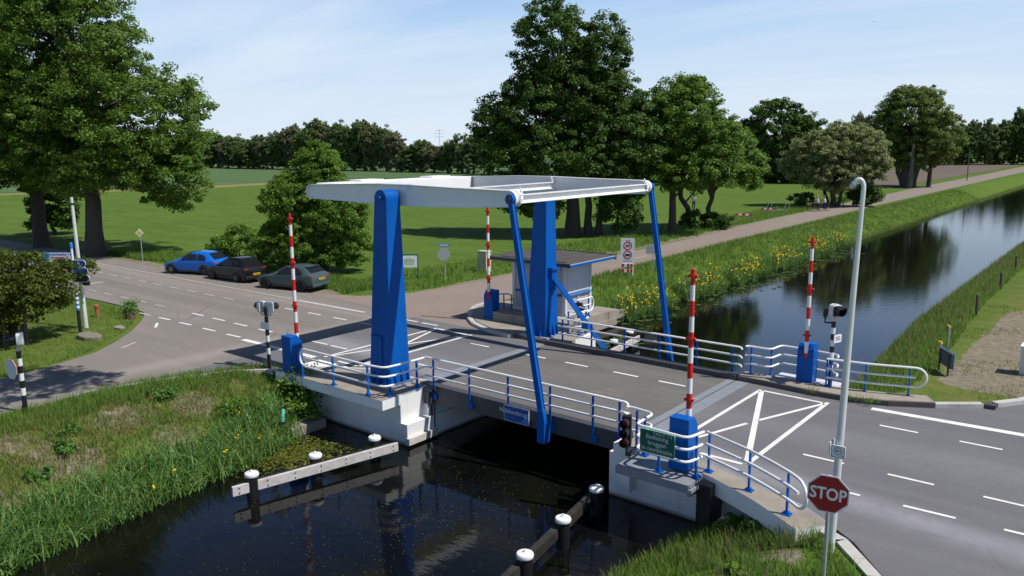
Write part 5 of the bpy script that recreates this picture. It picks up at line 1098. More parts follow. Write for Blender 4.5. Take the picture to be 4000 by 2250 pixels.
def bicycle(x, y, rz, label, basket, bag):
    t = thing('bicycle', (x, y, 0), label, 'bicycle', None, rz)
    for wx in (-.55, .55):
        b = MB(); n = 24; b.tube([(wx+.335*math.cos(2*PI*k/n), 0, .35+.335*math.sin(2*PI*k/n)) for k in range(n+1)], .02, 6, caps=False); wl = b.build('wheel', m_tyre, t, local=True)
        b = MB(); 
        for k in range(8): a = 2*PI*k/8; b.tube([(wx, 0, .35), (wx+.32*math.cos(a), 0, .35+.32*math.sin(a))], .005, 4)
        b.lathe((wx, 0, .35), [(.03, -.04), (.03, .04)], 8, axis='y'); b.build('spokes', m_steel, wl, local=True)
    b = MB(); hd, bb, st_, re = (.42, 0, .85), (-.05, 0, .32), (-.2, 0, .80), (-.55, 0, .35)
    for p, q in ((hd, bb), (bb, st_), (st_, re), (re, bb), (hd, (.55, 0, .35)), ((.40, 0, .78), st_)): b.tube([p, q], .022, 6)
    b.build('frame', m_dsteel, t, local=True)
    b = MB(); b.tube([(.42, 0, .85), (.40, 0, 1.02)], .02, 6); b.tube([(.30, .28, 1.0), (.42, .2, 1.03), (.42, -.2, 1.03), (.30, -.28, 1.0)], .018, 6); b.build('handlebar', m_steel, t, local=True)
    b = MB(); b.box((-.34, -.08, .86), (-.08, .08, .92)); b.tube([(-.2, 0, .78), (-.2, 0, .88)], .018, 6); b.build('saddle', m_black, t, local=True)
    if basket: b = MB(); b.extr([(-.2, 0), (.2, 0), (.26, .28), (-.26, .28)], (.72, -.2, .70), (1, 0, 0), (0, 0, 1), (0, 1, 0), .4); b.build('basket', m_brown, t, local=True)
    if bag: b = MB(); b.box((-.8, -.22, .42), (-.45, -.08, .82)); b.box((-.8, .08, .42), (-.45, .22, .82)); b.box((-.8, -.2, .74), (-.45, .2, .88)); b.build('pannier_bag', m_black, t, local=True)
    return t
ax = math.atan2(-1, -.12)
bicycle(-31.75, 95.1, math.radians(215), 'bicycle with a brown front basket held by the person in the orange cap', True, False)
bicycle(-31.3, 96.4, math.radians(215), 'bicycle with black pannier bags held by the person in the blue helmet', False, True)
person(-31.35, 94.95, math.radians(215), 'person in a light blue shirt and orange cap standing beside a bicycle', m_sh1, m_jean, m_orange, 'bike')
person(-30.9, 96.0, math.radians(215), 'person in a white shirt and blue helmet standing beside a bicycle', m_sh2, m_jean, m_teal, 'bike')
person(-44.7, 89.9, math.radians(-63), 'person in grey holding a camera up in the meadow between the trees', m_grey2, m_jean, m_black, 'look')
# power pylon far off
t = thing('power_pylon', (-640, 655, -2), 'thin far off power pylon above the field trees', 'pylon')
b = MB(); bx, by = -640, 655
for s in (-1, 1): b.tube([(bx+s*3, by, 0), (bx+s*.6, by, 26), (bx+s*.2, by, 44)], .28, 4)
for z, ww in ((30, 7), (36, 9), (41, 6)): b.tube([(bx-ww, by-ww*.8, z), (bx+ww, by+ww*.8, z)], .25, 4)
for k in range(6): b.tube([(bx-3+k*.42, by, k*4.4), (bx+2.6-k*.42, by, (k+1)*4.4)], .18, 4)
b.build('mast', m_steel, t); t.scale = (.55, .55, .62)
b = MB(); q = G(3417, 86, 60.0); bq = CAMP+(q-CAMP)/np.linalg.norm(q-CAMP)*110
b.add([(bq[0], bq[1], bq[2]), (bq[0]+.28, bq[1]+.2, bq[2]+.10), (bq[0]-.28, bq[1]-.2, bq[2]+.09), (bq[0]+.1, bq[1]-.18, bq[2]+.0), (bq[0]-.05, bq[1]+.22, bq[2]+.02), (bq[0], bq[1], bq[2]-.06)], [(3, 1, 4, 0), (4, 2, 3, 0), (3, 4, 5), (0, 3, 5), (4, 0, 5)])
tag(b.build('bird', m_black), 'tiny dark bird gliding in the open sky', 'bird')
# ------------------------------------------------------------------ trees
m_bark = pm('bark', (.075, .062, .05), .95, var=.4, scale=4, fine=18, bmp=.6)
m_barkl = pm('bark_pale', (.13, .115, .095), .95, var=.4, scale=4, fine=18, bmp=.6)
m_oak = leafmat('oak_leaves', (0.065, 0.130, 0.017), (0.104, 0.189, 0.023), (0.169, 0.260, 0.042), .3)
m_dark = leafmat('dark_leaves', (0.033, 0.077, 0.011), (0.057, 0.119, 0.015), (0.098, 0.169, 0.025), .26)
m_mid = leafmat('mid_leaves', (0.065, 0.142, 0.016), (0.111, 0.209, 0.023), (0.182, 0.290, 0.043), .32)
m_olive = leafmat('olive_leaves', (.150, .190, .060), (.235, .280, .100), (.34, .37, .17), .32)
m_loose = leafmat('loose_leaves', (.090, .140, .026), (.140, .200, .036), (.205, .26, .056), .34)
m_far1 = leafmat('far_leaves', (.058, .105, .026), (.088, .140, .034), (.125, .175, .05), .25)
m_far2 = leafmat('far_brown_leaves', (.095, .110, .046), (.135, .145, .066), (.175, .17, .09), .25)
m_hedge = leafmat('hedge_leaves', (0.036, 0.072, 0.010), (0.074, 0.110, 0.014), (0.144, 0.180, 0.026), .3)
def viewdirs(x, y):
    d = np.array([x, y])/math.hypot(x, y); return np.array([d[1], -d[0], 0.0]), np.array([d[0], d[1], 0.0])
def crown_leaves(org, ells, ncl, m, rc, size, rg, r_=None, d_=None, asp=.62):
    ells = np.array(ells, float); vol = (ells[:, 3]*ells[:, 4]*ells[:, 5])**.72; pr = vol/vol.sum()
    k = rg.choice(len(ells), ncl, p=pr); E = ells[k]; u = rg.normal(0, 1, (ncl, 3)); u[:, 2] += .12; u /= np.linalg.norm(u, axis=1, keepdims=True)
    fr = (.42+.58*rg.uniform(0, 1, (ncl, 1))**.55)*rg.uniform(.93, 1.07, (ncl, 1)); loc = E[:, :3]+u*E[:, 3:6]*fr
    loc = loc[loc[:, 2] > .25] if len(loc[loc[:, 2] > .25]) > 4 else loc
    n = len(loc); rcs = rc*rg.uniform(.55, 1.35, (n, 1)); kk = np.repeat(np.arange(n), m)
    ln = len(kk); off = rg.normal(0, 1, (ln, 3)); off /= np.linalg.norm(off, axis=1, keepdims=True); off *= (rg.uniform(0, 1, (ln, 1))**.42)*rcs[kk]*np.array([1, 1, .62])
    p = loc[kk]+off; nr = off/(rcs[kk]+1e-6)*.55+u[:n][kk]*.35+np.array([0, 0, .55])+rg.normal(0, .55, (ln, 3))
    if r_ is not None: p = org+p[:, :1]*r_+p[:, 1:2]*d_+p[:, 2:3]*np.array([0, 0, 1.0]); loc = org+loc[:, :1]*r_+loc[:, 1:2]*d_+loc[:, 2:3]*np.array([0, 0, 1.0])
    else: p = p+org; loc = loc+org
    return leaf_quads(p, nr, size, asp, rg), loc
def tree(name, label, x, y, ells, trunk, leafm, ncl, m, rc, size, seed, group=None, cat='tree', bark=None, stems=None, nl=14, asp=.62, base=0.0):
    rg = np.random.default_rng(seed); t = thing(name, (x, y, base), label, cat, group); r_, d_ = viewdirs(x, y) if math.hypot(x, y) > 1 else (np.array([1.0, 0, 0]), np.array([0, 1.0, 0]))
    org = np.array([x, y, base]); q, loc = crown_leaves(org, ells, ncl, m, rc, size, rg, r_, d_, asp)
    mesh_np('crown', q, leafm, t)
    tr, th = trunk; b = MB()
    for (sx, sd, lx, ld, k) in (stems or [(0, 0, 0, 0, 1)]):
        p0 = org+sx*r_+sd*d_; p1 = org+(sx+lx)*r_+(sd+ld)*d_+np.array([0, 0, th]); pts = []; rs = []
        for i in range(8):
            s = i/7; pts.append(p0*(1-s)+p1*s+np.array([rg.normal(0, .06), rg.normal(0, .06), -.15 if i == 0 else 0])*(1+s)); rs.append(tr*k*(1.35 if i == 0 else 1.05-.62*s))
        b.tube(pts, rs, 10)
        order = rg.permutation(len(loc))[:nl]
        for j in order:
            e = loc[j]; s = rg.uniform(.35, .95); a = p0*(1-s)+p1*s
            if e[2] < a[2]-1.5: continue
            mid = a*.45+e*.55+np.array([0, 0, .12*np.linalg.norm(e-a)]); r0 = tr*k*.38*(1.1-s*.6)
            b.tube([a, a*.7+mid*.3, mid, e], [r0, r0*.8, r0*.45, r0*.16], 6)
    b.build('trunk', bark or m_bark, t, smooth=True)
    return t
OG = 'old oaks along the main road'
tree('oak_tree', 'huge oak filling the upper left, nearest its thick trunk by the road end', -62.6, 26.6, [(-1.2, 0, 15.2, 6.0, 6.5, 7.2), (-1.5, 0, 20.5, 4.2, 4.5, 4.5), (1.8, 0, 10.2, 7.3, 7, 5.2), (5.6, -1, 5.6, 2.6, 3, 2.6), (-4.5, 0, 9.6, 4.0, 5, 4.2), (3.0, -2, 7.0, 5, 4, 2.6), (0, -2, 6.6, 4, 3.5, 2.0)], (.62, 14), m_oak, 1900, 120, .66, .105, 1, OG, nl=34)
tree('oak_tree', 'second oak with a dark trunk at the left picture edge', -72.0, 26.3, [(0, 0, 13, 7.5, 6.5, 8.5), (-4, -1, 8.5, 6.5, 5, 4.0), (2, -2, 7.0, 4, 4, 3.0), (-8, -2, 7.4, 4.5, 4, 3.0)], (.56, 13), m_oak, 1300, 100, .74, .12, 2, OG, nl=20)
tree('oak_tree', 'oak crown cut off by the left picture edge, trunk out of view', -74.6, 19.3, [(0, 0, 13, 7, 6, 8), (1, -2, 9, 5.5, 5, 4.2)], (.8, 12), m_oak, 600, 70, .9, .18, 3, OG)
tree('overhanging_tree', 'tall bankside tree beyond the left edge, known by its leafy shadow on the road', -25.5, 1.0, [(12.6, -5.8, 16.2, 1.5, 2.6, 1.0), (10.2, -4.8, 15.6, 1.3, 2.8, 1.0), (0, -1, 17, 4, 4, 4), (14.0, -7.4, 17.2, .9, 1.8, .7), (6.5, -3.5, 16.5, 2.2, 2.4, 1.6)], (.4, 15), m_oak, 330, 70, .55, .13, 41)
tree('yew_bush', 'very dark bush behind the second oak trunk at the left edge', -82, 31, [(0, 0, 2.4, 2.2, 2, 2.4)], (.2, 2), m_dark, 60, 160, .7, .15, 5, cat='bush')
tree('leafy_hedge', 'overgrown leafy hedge reaching over the lawn in front of the signpost', -35.6, 9.9, [(0, 1, 2.3, 2.6, 2.4, 1.9), (1.4, 1.2, 3.0, 2.2, 1.8, 1.0), (-2.2, .5, 2.4, 2.4, 2, 2.0), (2.7, 1.6, 2.7, 1.7, 1.3, .55), (3.9, 2.0, 2.9, 1.2, 1.0, .4), (2.6, 1.2, 2.1, 1.5, 1.2, .7), (0, 2, 1.2, 2.6, 1.6, 1.2)], (.10, 2.8), m_hedge, 520, 100, .42, .07, 6, cat='hedge', stems=[(0, 1, .6, 0, 1), (-1, .6, -.4, 0, 1), (.7, 1, 1.2, 0, .8)], nl=22)
tree('maple_tree', 'tall dark tree in the middle rising behind the white bridge beams', -41.0, 58.8, [(-1.9, 0, 16.2, 3.4, 3.6, 4.4), (2.3, 0, 15.4, 2.6, 3, 3.8), (-3.6, 0, 10.6, 4.6, 4.4, 3.6), (3.2, 0, 9.8, 3.8, 4, 4.6), (-1, -1, 7.0, 6.9, 4.5, 2.9), (-6.6, -.5, 9.4, 2.4, 2.4, 2.2), (0, 0, 12.5, 4.4, 4, 3.5), (-5.5, -1.5, 4.2, 3.0, 2.4, 1.8), (-3, -2, 2.6, 2.3, 2, 1.1)], (.62, 15), m_dark, 1900, 105, .6, .11, 7, nl=26)
tree('maple_tree', 'slender tree beside the thick trunks behind the far tower', -39.2, 60.2, [(3.0, 0, 8.4, 3.6, 3.5, 3.6), (1.5, 0, 5.6, 3.4, 3, 2.2)], (.30, 9), m_dark, 130, 140, .9, .16, 8, stems=[(0, 0, .6, 0, 1), (-.9, .2, -.2, 0, 1.2)])
tree('sapling', 'thin dark sapling with leafy undergrowth right of the far tower', -37.5, 60.6, [(0, 0, 2.2, 2.2, 2, 2.0), (.8, 0, 4.2, 1.6, 1.5, 1.2)], (.17, 6), m_dark, 70, 130, .7, .13, 9, cat='tree')
tree('round_tree', 'broad round tree with a straight trunk right of the white beams', -34.4, 65.0, [(.6, 0, 10.0, 3.6, 3.6, 3.8), (3.2, 0, 7.8, 3.3, 3.2, 3.2), (-1.6, 0, 8.4, 3.2, 3.2, 3.8), (1.4, -.6, 5.6, 4.8, 3.6, 1.9), (1.6, 0, 12.3, 1.6, 1.6, 1.6)], (.36, 8.5), m_mid, 1150, 105, .56, .108, 10, nl=20)
tree('round_tree', 'forked tree with leaning stems beside the straight trunk', -34.4, 71.0, [(1.2, 0, 7.2, 3.6, 3.2, 2.9), (3.6, 0, 5.6, 2.2, 2.2, 2.0), (-1, 0, 8.5, 3, 3, 2.5)], (.30, 6.5), m_mid, 520, 100, .56, .11, 11, stems=[(-.9, 0, -2.2, 0, 1), (.4, 0, 1.2, 0, .9)])
tree('tree_undergrowth', 'low dark undergrowth around the foot of the forked tree', -34.6, 69.6, [(.6, 0, .7, 2.4, 1.5, .9), (2.4, 0, .6, 1.4, 1.2, .8)], (.05, .6), m_dark, 50, 110, .5, .12, 12, cat='bush')
tree('alder_tree', 'bushy leafy tree behind the grey green car', -41.9, 31.3, [(.4, 0, 6.0, 1.6, 1.7, 2.2), (-1.3, 0, 4.6, 2.0, 2.0, 1.9), (1.3, 0, 3.7, 2.3, 2.2, 2.3), (-.4, 0, 2.2, 3.0, 2.2, 1.9), (1.8, -.3, 1.6, 1.9, 1.6, 1.4), (.6, 0, 7.5, .8, .8, .9)], (.20, 5.5), m_mid, 1300, 100, .38, .072, 13, nl=24, stems=[(0, 0, 0, 0, 1), (.5, 0, 1.0, 0, .8), (-.5, 0, -1.0, 0, .8)])
tree('shrub', 'round green shrub behind the black and blue cars', -52.3, 32.2, [(0, 0, 1.2, 1.7, 1.5, 1.15), (1.6, -.5, .9, 1.3, 1.2, .9), (-1, .2, .8, 1.2, 1.1, .8)], (.06, 1.2), m_mid, 110, 120, .42, .09, 14, cat='shrub')
tree('shrub', 'small yellow green shrub joining the round shrub to the bushy tree', -47.4, 31.8, [(0, 0, .9, 1.8, 1.2, 1.0)], (.05, .8), m_mid, 60, 110, .42, .09, 15, cat='shrub')
tree('willow_tree', 'pale olive tree beside the brick road above the cyclists', -32.6, 104.0, [(-.8, 0, 6.6, 4.6, 4, 3.2), (3.0, 0, 7.4, 3.0, 3, 2.6), (-4.6, 0, 5.2, 2.3, 2.2, 2.0), (0, -1, 4.0, 4.8, 3, 2.2), (.4, 0, 8.8, 2.4, 2.4, 1.6), (4.6, 0, 5.4, 1.8, 2, 2.2)], (.34, 5.5), m_olive, 1000, 100, .55, .12, 16, nl=18, stems=[(0, 0, 0, 0, 1), (.6, 0, 1.6, 0, .7), (-.5, 0, -1.5, 0, .7)])
tree('tree_undergrowth', 'grey green bush right of the cyclists under the olive tree', -31.6, 105.0, [(2.6, 0, 1.4, 2.0, 1.5, 1.3), (-4.8, -1.5, .9, 1.6, 1.4, .9)], (.06, 1), m_dark, 70, 100, .6, .14, 17, cat='bush')
tree('elm_tree', 'large loose tree with twisted low forks at the ploughed field', -36.0, 156.0, [(0, 0, 12.2, 6.0, 5.5, 5.0), (4.0, 0, 9.0, 4.6, 4.4, 4.6), (-4.4, 0, 10.0, 3.6, 3.6, 4.4), (1.5, 0, 6.2, 6.2, 4.6, 3.2), (-1, 0, 15.6, 3.2, 3, 2.0), (2.2, 0, 15.6, 2.4, 2.4, 2.0)], (.85, 9), m_loose, 1250, 85, .72, .15, 18, nl=26, stems=[(0, 0, -1.5, 0, 1), (.5, 0, 2.0, 0, .8), (-.6, 0, -3, 0, .6)])
tree('oak_tree', 'dark round tree left of the olive tree behind the meadow', -62, 160, [(0, 0, 10.5, 7, 6, 6.0), (-5.5, 0, 8, 4, 4, 4), (5.5, 0, 9, 4, 4, 4.4), (0, -1, 4, 9, 4, 4), (-6, -2, 2.6, 6, 4, 2.6), (5, -2, 2.4, 6, 4, 2.4)], (.7, 9), m_dark, 1000, 70, .9, .24, 19)
# copies of a few far trees: each its own thing
protos = []
def far_tree(seed, leafm, kind):
    rg = np.random.default_rng(seed); e = []
    for _ in range(9): a = rg.uniform(0, 6.28); r = rg.uniform(.5, 3.8); z = rg.uniform(4.5, 11.2-.45*r); s = rg.uniform(2.6, 3.9)*(1-.2*(z > 10)); e.append((r*math.cos(a), r*math.sin(a), z, s, s, s*.95))
    e += [(0, 0, 3.2, 4.8, 4.8, 3.0), (0, 0, 8.6, 4.6, 4.6, 4.6)]
    q, loc = crown_leaves(np.zeros(3), e, 420, 40, .85, .30, rg); t = thing(kind, (0, 0, 0), 'x', 'tree'); mesh_np('crown', q, leafm, t)
    b = MB(); b.tube([(0, 0, -.3), (.1, 0, 4), (0, .2, 10)], [.45, .36, .12], 8)
    for j in range(9): p = loc[j]; b.tube([(0, 0, 3+j*.6), tuple(p*.5+np.array((0, 0, 3+j*.6))*.5+np.array((0, 0, .5))), tuple(p)], [.16, .1, .03], 5)
    b.build('trunk', m_bark, t); return t
PR = [far_tree(s, mm, 'field_tree') for s, mm in ((31, m_far1), (32, m_far1), (33, m_far2), (34, m_far1), (35, m_dark))]
used = [False]*len(PR)
ORD = ['first', 'second', 'third', 'fourth', 'fifth', 'sixth', 'seventh', 'eighth', 'ninth', 'tenth', 'eleventh', 'twelfth', 'thirteenth', 'fourteenth', 'fifteenth', 'sixteenth', 'seventeenth', 'eighteenth', 'nineteenth', 'twentieth', 'twenty-first', 'twenty-second', 'twenty-third', 'twenty-fourth', 'twenty-fifth', 'twenty-sixth', 'twenty-seventh', 'twenty-eighth', 'twenty-ninth', 'thirtieth', 'thirty-first', 'thirty-second', 'thirty-third', 'thirty-fourth', 'thirty-fifth', 'thirty-sixth', 'thirty-seventh', 'thirty-eighth', 'thirty-ninth', 'fortieth', 'forty-first', 'forty-second', 'forty-third', 'forty-fourth', 'forty-fifth', 'forty-sixth', 'forty-seventh', 'forty-eighth']
def place(k, x, y, sx, sz, rz, label, group):
    t = PR[k] if not used[k] else copy_tree(PR[k]); used[k] = True
    t.location = (x, y, 0); t.scale = (sx, sx, sz); t.rotation_euler.z = rz; tag(t, label, 'tree', group); return t
KK = 4000/2576
def far_row(items, grp, phrase, seed):
    rg = random.Random(seed)
    for i, (dx, dyb, dyt, wpx, k) in enumerate(sorted(items)):
        p = G(dx*KK, dyb*KK); dist = np.linalg.norm((p-CAMP)@CF*1.0) if False else float((p-CAMP)@CF); h = (dyb-dyt)*KK/F_*dist*1.0; wd = wpx*KK/F_*dist
        desc = ['dark green', 'dense green', 'brownish', 'mid green', 'deep green'][k]
        place(k, p[0], p[1], wd/12.5, h/13.8, rg.uniform(0, 6.28), f'{desc} tree, {ORD[i]} from the left {phrase}', grp)
row = []
tops = [(300, 345), (420, 340), (530, 338), (620, 331), (700, 322), (745, 308), (800, 306), (870, 298), (920, 296), (975, 306), (1030, 345), (1080, 350), (1130, 345), (1180, 322), (1260, 330), (1400, 340), (1560, 330), (1700, 335), (1860, 312), (1960, 320)]
rr = random.Random(5); x = 330; i = 0
while x < 1200:
    yt = np.interp(x, [a for a, c in tops], [c for a, c in tops])+rr.uniform(-5, 9); yb = np.interp(x, [330, 540, 1000, 1170, 1250], [421, 422.5, 432, 437, 440])
    row.append((x, yb, yt+(0, 12, -4, 8, 2, 15, -2)[i % 7], rr.uniform(66, 96), [0, 1, 3, 2, 0, 2, 1, 3, 2][i % 9])); i += 1; x += rr.uniform(24, 36)
far_row(row, 'trees along the far edge of the crop field', 'in the far field row', 1)
row = [(1240, 441, 335, 90, 4), (1330, 441, 345, 90, 1), (1420, 441, 345, 90, 4), (1520, 440, 340, 95, 1), (1610, 439, 338, 90, 4), (1700, 438, 335, 90, 0), (1790, 437, 330, 90, 4), (1860, 436, 315, 80, 4), (1905, 434, 318, 80, 0)]
far_row(row, 'dark trees behind the meadow', 'in the dark stand behind the meadow', 2)
row = [(2225, 417.5, 330, 95, 4), (2290, 416.5, 326, 95, 1), (2355, 415.5, 326, 95, 0), (2420, 415, 318, 95, 4), (2490, 414.5, 312, 95, 3), (2550, 414, 305, 95, 4), (2610, 414, 300, 95, 1), (1950, 428, 330, 70, 4), (2150, 424, 278, 60, 2), (2200, 420, 322, 70, 0), (2270, 418, 325, 66, 4), (2340, 416.5, 322, 60, 1), (2400, 415.5, 305, 56, 0), (2440, 415, 300, 54, 3), (2480, 415, 288, 44, 1), (2520, 414.5, 300, 54, 4), (2560, 414, 268, 56, 4), (2600, 414, 280, 56, 0), (2505, 413.5, 310, 60, 0), (2420, 413.5, 318, 60, 4), (2375, 414, 320, 60, 3), (2310, 416, 330, 60, 0)]
far_row(row, 'trees behind the ploughed field', 'in the wood behind the ploughed field', 3)
for xx, yy, lb in ((-34.7, 152, 'short thick tree trunk left of the loose tree'), (-33.0, 158, 'straight bare trunk right of the loose tree')):
    b = MB(); b.tube([(xx, yy, -.2), (xx+.1, yy, 3.5), (xx, yy+.3, 7.5)], [.42, .33, .2], 9); tag(b.build('tree_trunk', m_barkl if yy < 155 else m_bark), lb, 'tree trunk')
b = MB(); b.tube([(-31.8, 186, -.2), (-31.8, 186, 6.5)], [.1, .07], 8); tag(b.build('wooden_pole', m_barkl), 'thin pale pole standing by the road at the ploughed field', 'pole')
# ------------------------------------------------------------------ grasses and water plants (nobody could count them)
m_grass = leafmat('grass_blades', (0.077, 0.168, 0.020), (0.133, 0.245, 0.031), (0.224, 0.308, 0.070), .35, .7)
m_dry = leafmat('dry_grass', (0.138, 0.149, 0.034), (0.230, 0.207, 0.081), (0.345, 0.287, 0.138), .3, .8)
m_reed = leafmat('iris_leaves', (0.064, 0.152, 0.035), (0.112, 0.232, 0.056), (0.256, 0.352, 0.080), .25, .45)
m_flower = pm('iris_yellow', (.85, .62, .01), .6, var=.1)
m_lily = leafmat('lily_leaves', (.035, .075, .022), (.06, .105, .03), (.10, .14, .04), .1, .4)
m_weed = leafmat('water_weed', (.05, .075, .01), (.10, .12, .015), (.17, .18, .03), .2, .6)
def blades(name, P, h, w_, lean, mat, rg, seg=2, droop=.35, kind='stuff'):
    n = len(P); h = rg.uniform(h[0], h[1], n)*rg.uniform(.75, 1.2, n); a = rg.uniform(0, 2*PI, n); d = np.stack([np.cos(a), np.sin(a), np.zeros(n)], 1); s = np.stack([-np.sin(a), np.cos(a), np.zeros(n)], 1)
    a2 = a+rg.normal(0, .9, n); s = np.stack([-np.sin(a2), np.cos(a2), np.zeros(n)], 1); ln = rg.uniform(.2, 1, n)*lean; w_ = w_*rg.uniform(.7, 1.4, n)
    rows = []
    for i in range(seg+1):
        t = i/seg; c = P+d*(ln*h*t**1.8)[:, None]; c = c+np.array([0, 0, 1.0])*(h*(t-droop*ln*t**2.5))[:, None]; ww = (w_*(1-t**1.6)*.5+.0015)[:, None]; rows.append((c-s*ww, c+s*ww))
    qs = []
    for i in range(seg): qs.append(np.stack([rows[i][0], rows[i][1], rows[i+1][1], rows[i+1][0]], 1))
    # share verts per blade so that a blade is one island
    V = np.stack([r for pr in rows for r in pr], 1); k = V.shape[1]; base = np.arange(n)[:, None]*k; F = np.concatenate([np.stack([base[:, 0]+2*i, base[:, 0]+2*i+1, base[:, 0]+2*i+3, base[:, 0]+2*i+2], 1) for i in range(seg)])
    me = bpy.data.meshes.new(name); me.vertices.add(n*k); me.vertices.foreach_set('co', V.reshape(-1).astype(np.float32)); m_ = len(F); me.loops.add(m_*4); me.polygons.add(m_)
    me.loops.foreach_set('vertex_index', F.reshape(-1).astype(np.int32)); me.polygons.foreach_set('loop_start', np.arange(0, m_*4, 4, dtype=np.int32)); me.polygons.foreach_set('loop_total', np.full(m_, 4, np.int32)); me.materials.append(mat); me.update(calc_edges=True)
    o = bpy.data.objects.new(name, me); COL.objects.link(o); return tag(o, kind=kind)
def scatter(n, x0, x1, y0, y1, keep, rg, clump=0, cr_=.12):
    x = rg.uniform(x0, x1, n); y = rg.uniform(y0, y1, n)
    if clump: x = np.repeat(x, clump)+rg.normal(0, cr_, n*clump); y = np.repeat(y, clump)+rg.normal(0, cr_, n*clump)
    k = keep(x, y); x, y = x[k], y[k]; return np.stack([x, y, hgt(x, y)-.02], 1)
def inpoly(poly):
    px_ = np.array(poly)
    def f(x, y):
        c = np.zeros(len(x), bool); j = len(px_)-1
        for i in range(len(px_)):
            a = ((px_[i, 1] > y) != (px_[j, 1] > y)) & (x < (px_[j, 0]-px_[i, 0])*(y-px_[i, 1])/(px_[j, 1]-px_[i, 1]+1e-12)+px_[i, 0]); c ^= a; j = i
        return c
    return f
rg = np.random.default_rng(77)
pn = lambda x, y, s: np.sin(x*s+1.3*np.sin(y*s*.8))*np.cos(y*s*1.1+np.sin(x*s*.7))
bl = lambda x, y: (x > interp(y, TLt)-.1) & (x < interp(y, XLt)-.1)
soilL = lambda x, y: np.minimum.reduce([np.hypot((x-a)/c, (y-b)/d) for a, b, c, d in ((-24.6, 10.6, 1.4, 1.3), (-24.3, 13.0, 1.1, 1.0), (-23.2, 8.4, 1.3, 1.4), (-22.6, 11.6, 1.1, 1.1), (-24.8, 7.4, 1.1, 1.3), (-22.2, 6.2, 1.2, 1.4), (-23.3, 15.2, .7, .8))])
P1 = scatter(12000, -27.2, -20.5, 1, 16.6, lambda x, y: bl(x, y) & ((soilL(x, y) > .85) | (np.random.default_rng(1).uniform(0, 1, len(x)) < .42)) & (pn(x, y, 1.6) > -.75), rg, 5, .07)
blades('bank_grass', P1, (.10, .30), .018, .55, m_grass, rg)
P1 = scatter(2600, -27.4, -25.0, 1, 16.6, lambda x, y: (x > interp(y, TLt)-.25) & (x < interp(y, TLt)+1.3), rg, 6, .07); blades('verge_grass', P1, (.18, .42), .017, .5, m_grass, rg)
P1 = scatter(6500, -26.3, -20.5, 1, 16, lambda x, y: bl(x, y) & ((pn(x+3, y, 1.1) > .1) | (soilL(x, y) < 1)), rg, 4, .09); blades('dry_bank_grass', P1, (.10, .30), .014, .6, m_dry, rg)
# iris reeds on the near bank
def reeds(name, n, y0, y1, d0, d1, h, w_, clump, rg, fl=0, dens=lambda y: 1):
    y = rg.uniform(y0, y1, n); y = y[rg.uniform(0, 1, n) < dens(y)]; xw = interp(y, XLt); x = xw-rg.uniform(d0, d1, len(y))**1.0; x = np.repeat(x, clump)+rg.normal(0, .10, len(x)*clump); y = np.repeat(y, clump)+rg.normal(0, .10, len(y)*clump)
    P_ = np.stack([x, y, np.maximum(hgt(x, y), WZ-.1)-.05], 1); blades(name, P_, h, w_, .85, m_reed, rg, 5, .6)
    if fl:
        k = rg.choice(len(P_), fl); c = P_[k]+np.array([0, 0, 1.0])*rg.uniform(h[0]*.75, h[1]*.92, (fl, 1)); cc = np.repeat(c, 5, 0)+rg.normal(0, .035, (fl*5, 3))
        tag(mesh_np(name.replace('plants', 'flowers'), leaf_quads(cc, rg.normal(0, 1, (fl*5, 3)), 0.05 if y0 < 20 else .05, .8, rg), m_flower), kind='stuff')
reeds('iris_plants', 2500, 1.5, 15.2, -.35, 1.25, (.55, 1.2), .036, 3, rg, 13)
reeds('far_iris_plants', 4200, 36.5, 77, -.5, .75, (.75, 1.3), .055, 4, rg, 420, lambda y: np.clip(-.25+1.3*np.sin(y*.42+.6)**2+.5*np.sin(y*1.3)**2, 0, 1))
# leafy weeds on the near bank and by the abutment
def weeds(name, spots, mat, kind_, label, cat, group=None):
    for i, (x, y, r, hh, n) in enumerate(spots):
        rg2 = np.random.default_rng(100+i); z = float(hgt(x, y)); e = [(0, 0, hh*.5, r, r, hh*.55)]; q, _ = crown_leaves(np.array((x, y, z)), e, max(4, n//30), 30, r*.45, .06, rg2)
        o = mesh_np(name, q, mat); o['label'] = label[i]; o['category'] = cat
        if group: o['group'] = group
weeds('bank_bush', [(-23.2, 16.3, 1.0, 1.1, 1500), (-22.4, 15.6, .75, .8, 1100), (-23.0, 13.9, .7, .6, 900)], m_mid, 0, ['dark leafy bush in the shade under the left walkway slab', 'pale green nettle bush hanging over the concrete footing', 'fresh green weed patch above the green pipe'], 'bush')
weeds('bank_weed', [(-23.6, 8.6, .35, .3, 300), (-22.7, 7.6, .3, .3, 260), (-24.3, 9.0, .3, .25, 240), (-22.2, 9.6, .25, .25, 200), (-25.2, 12.4, .45, .3, 360)], m_bed, 0, ['low blue green weed on the bare part of the near bank', 'yellow green weed above the iris reeds near the picture edge', 'small weed beside the low blue green weed', 'little round weed in the dry patch of the near bank', 'spreading bright weed below the road edge on the near bank'], 'weed')
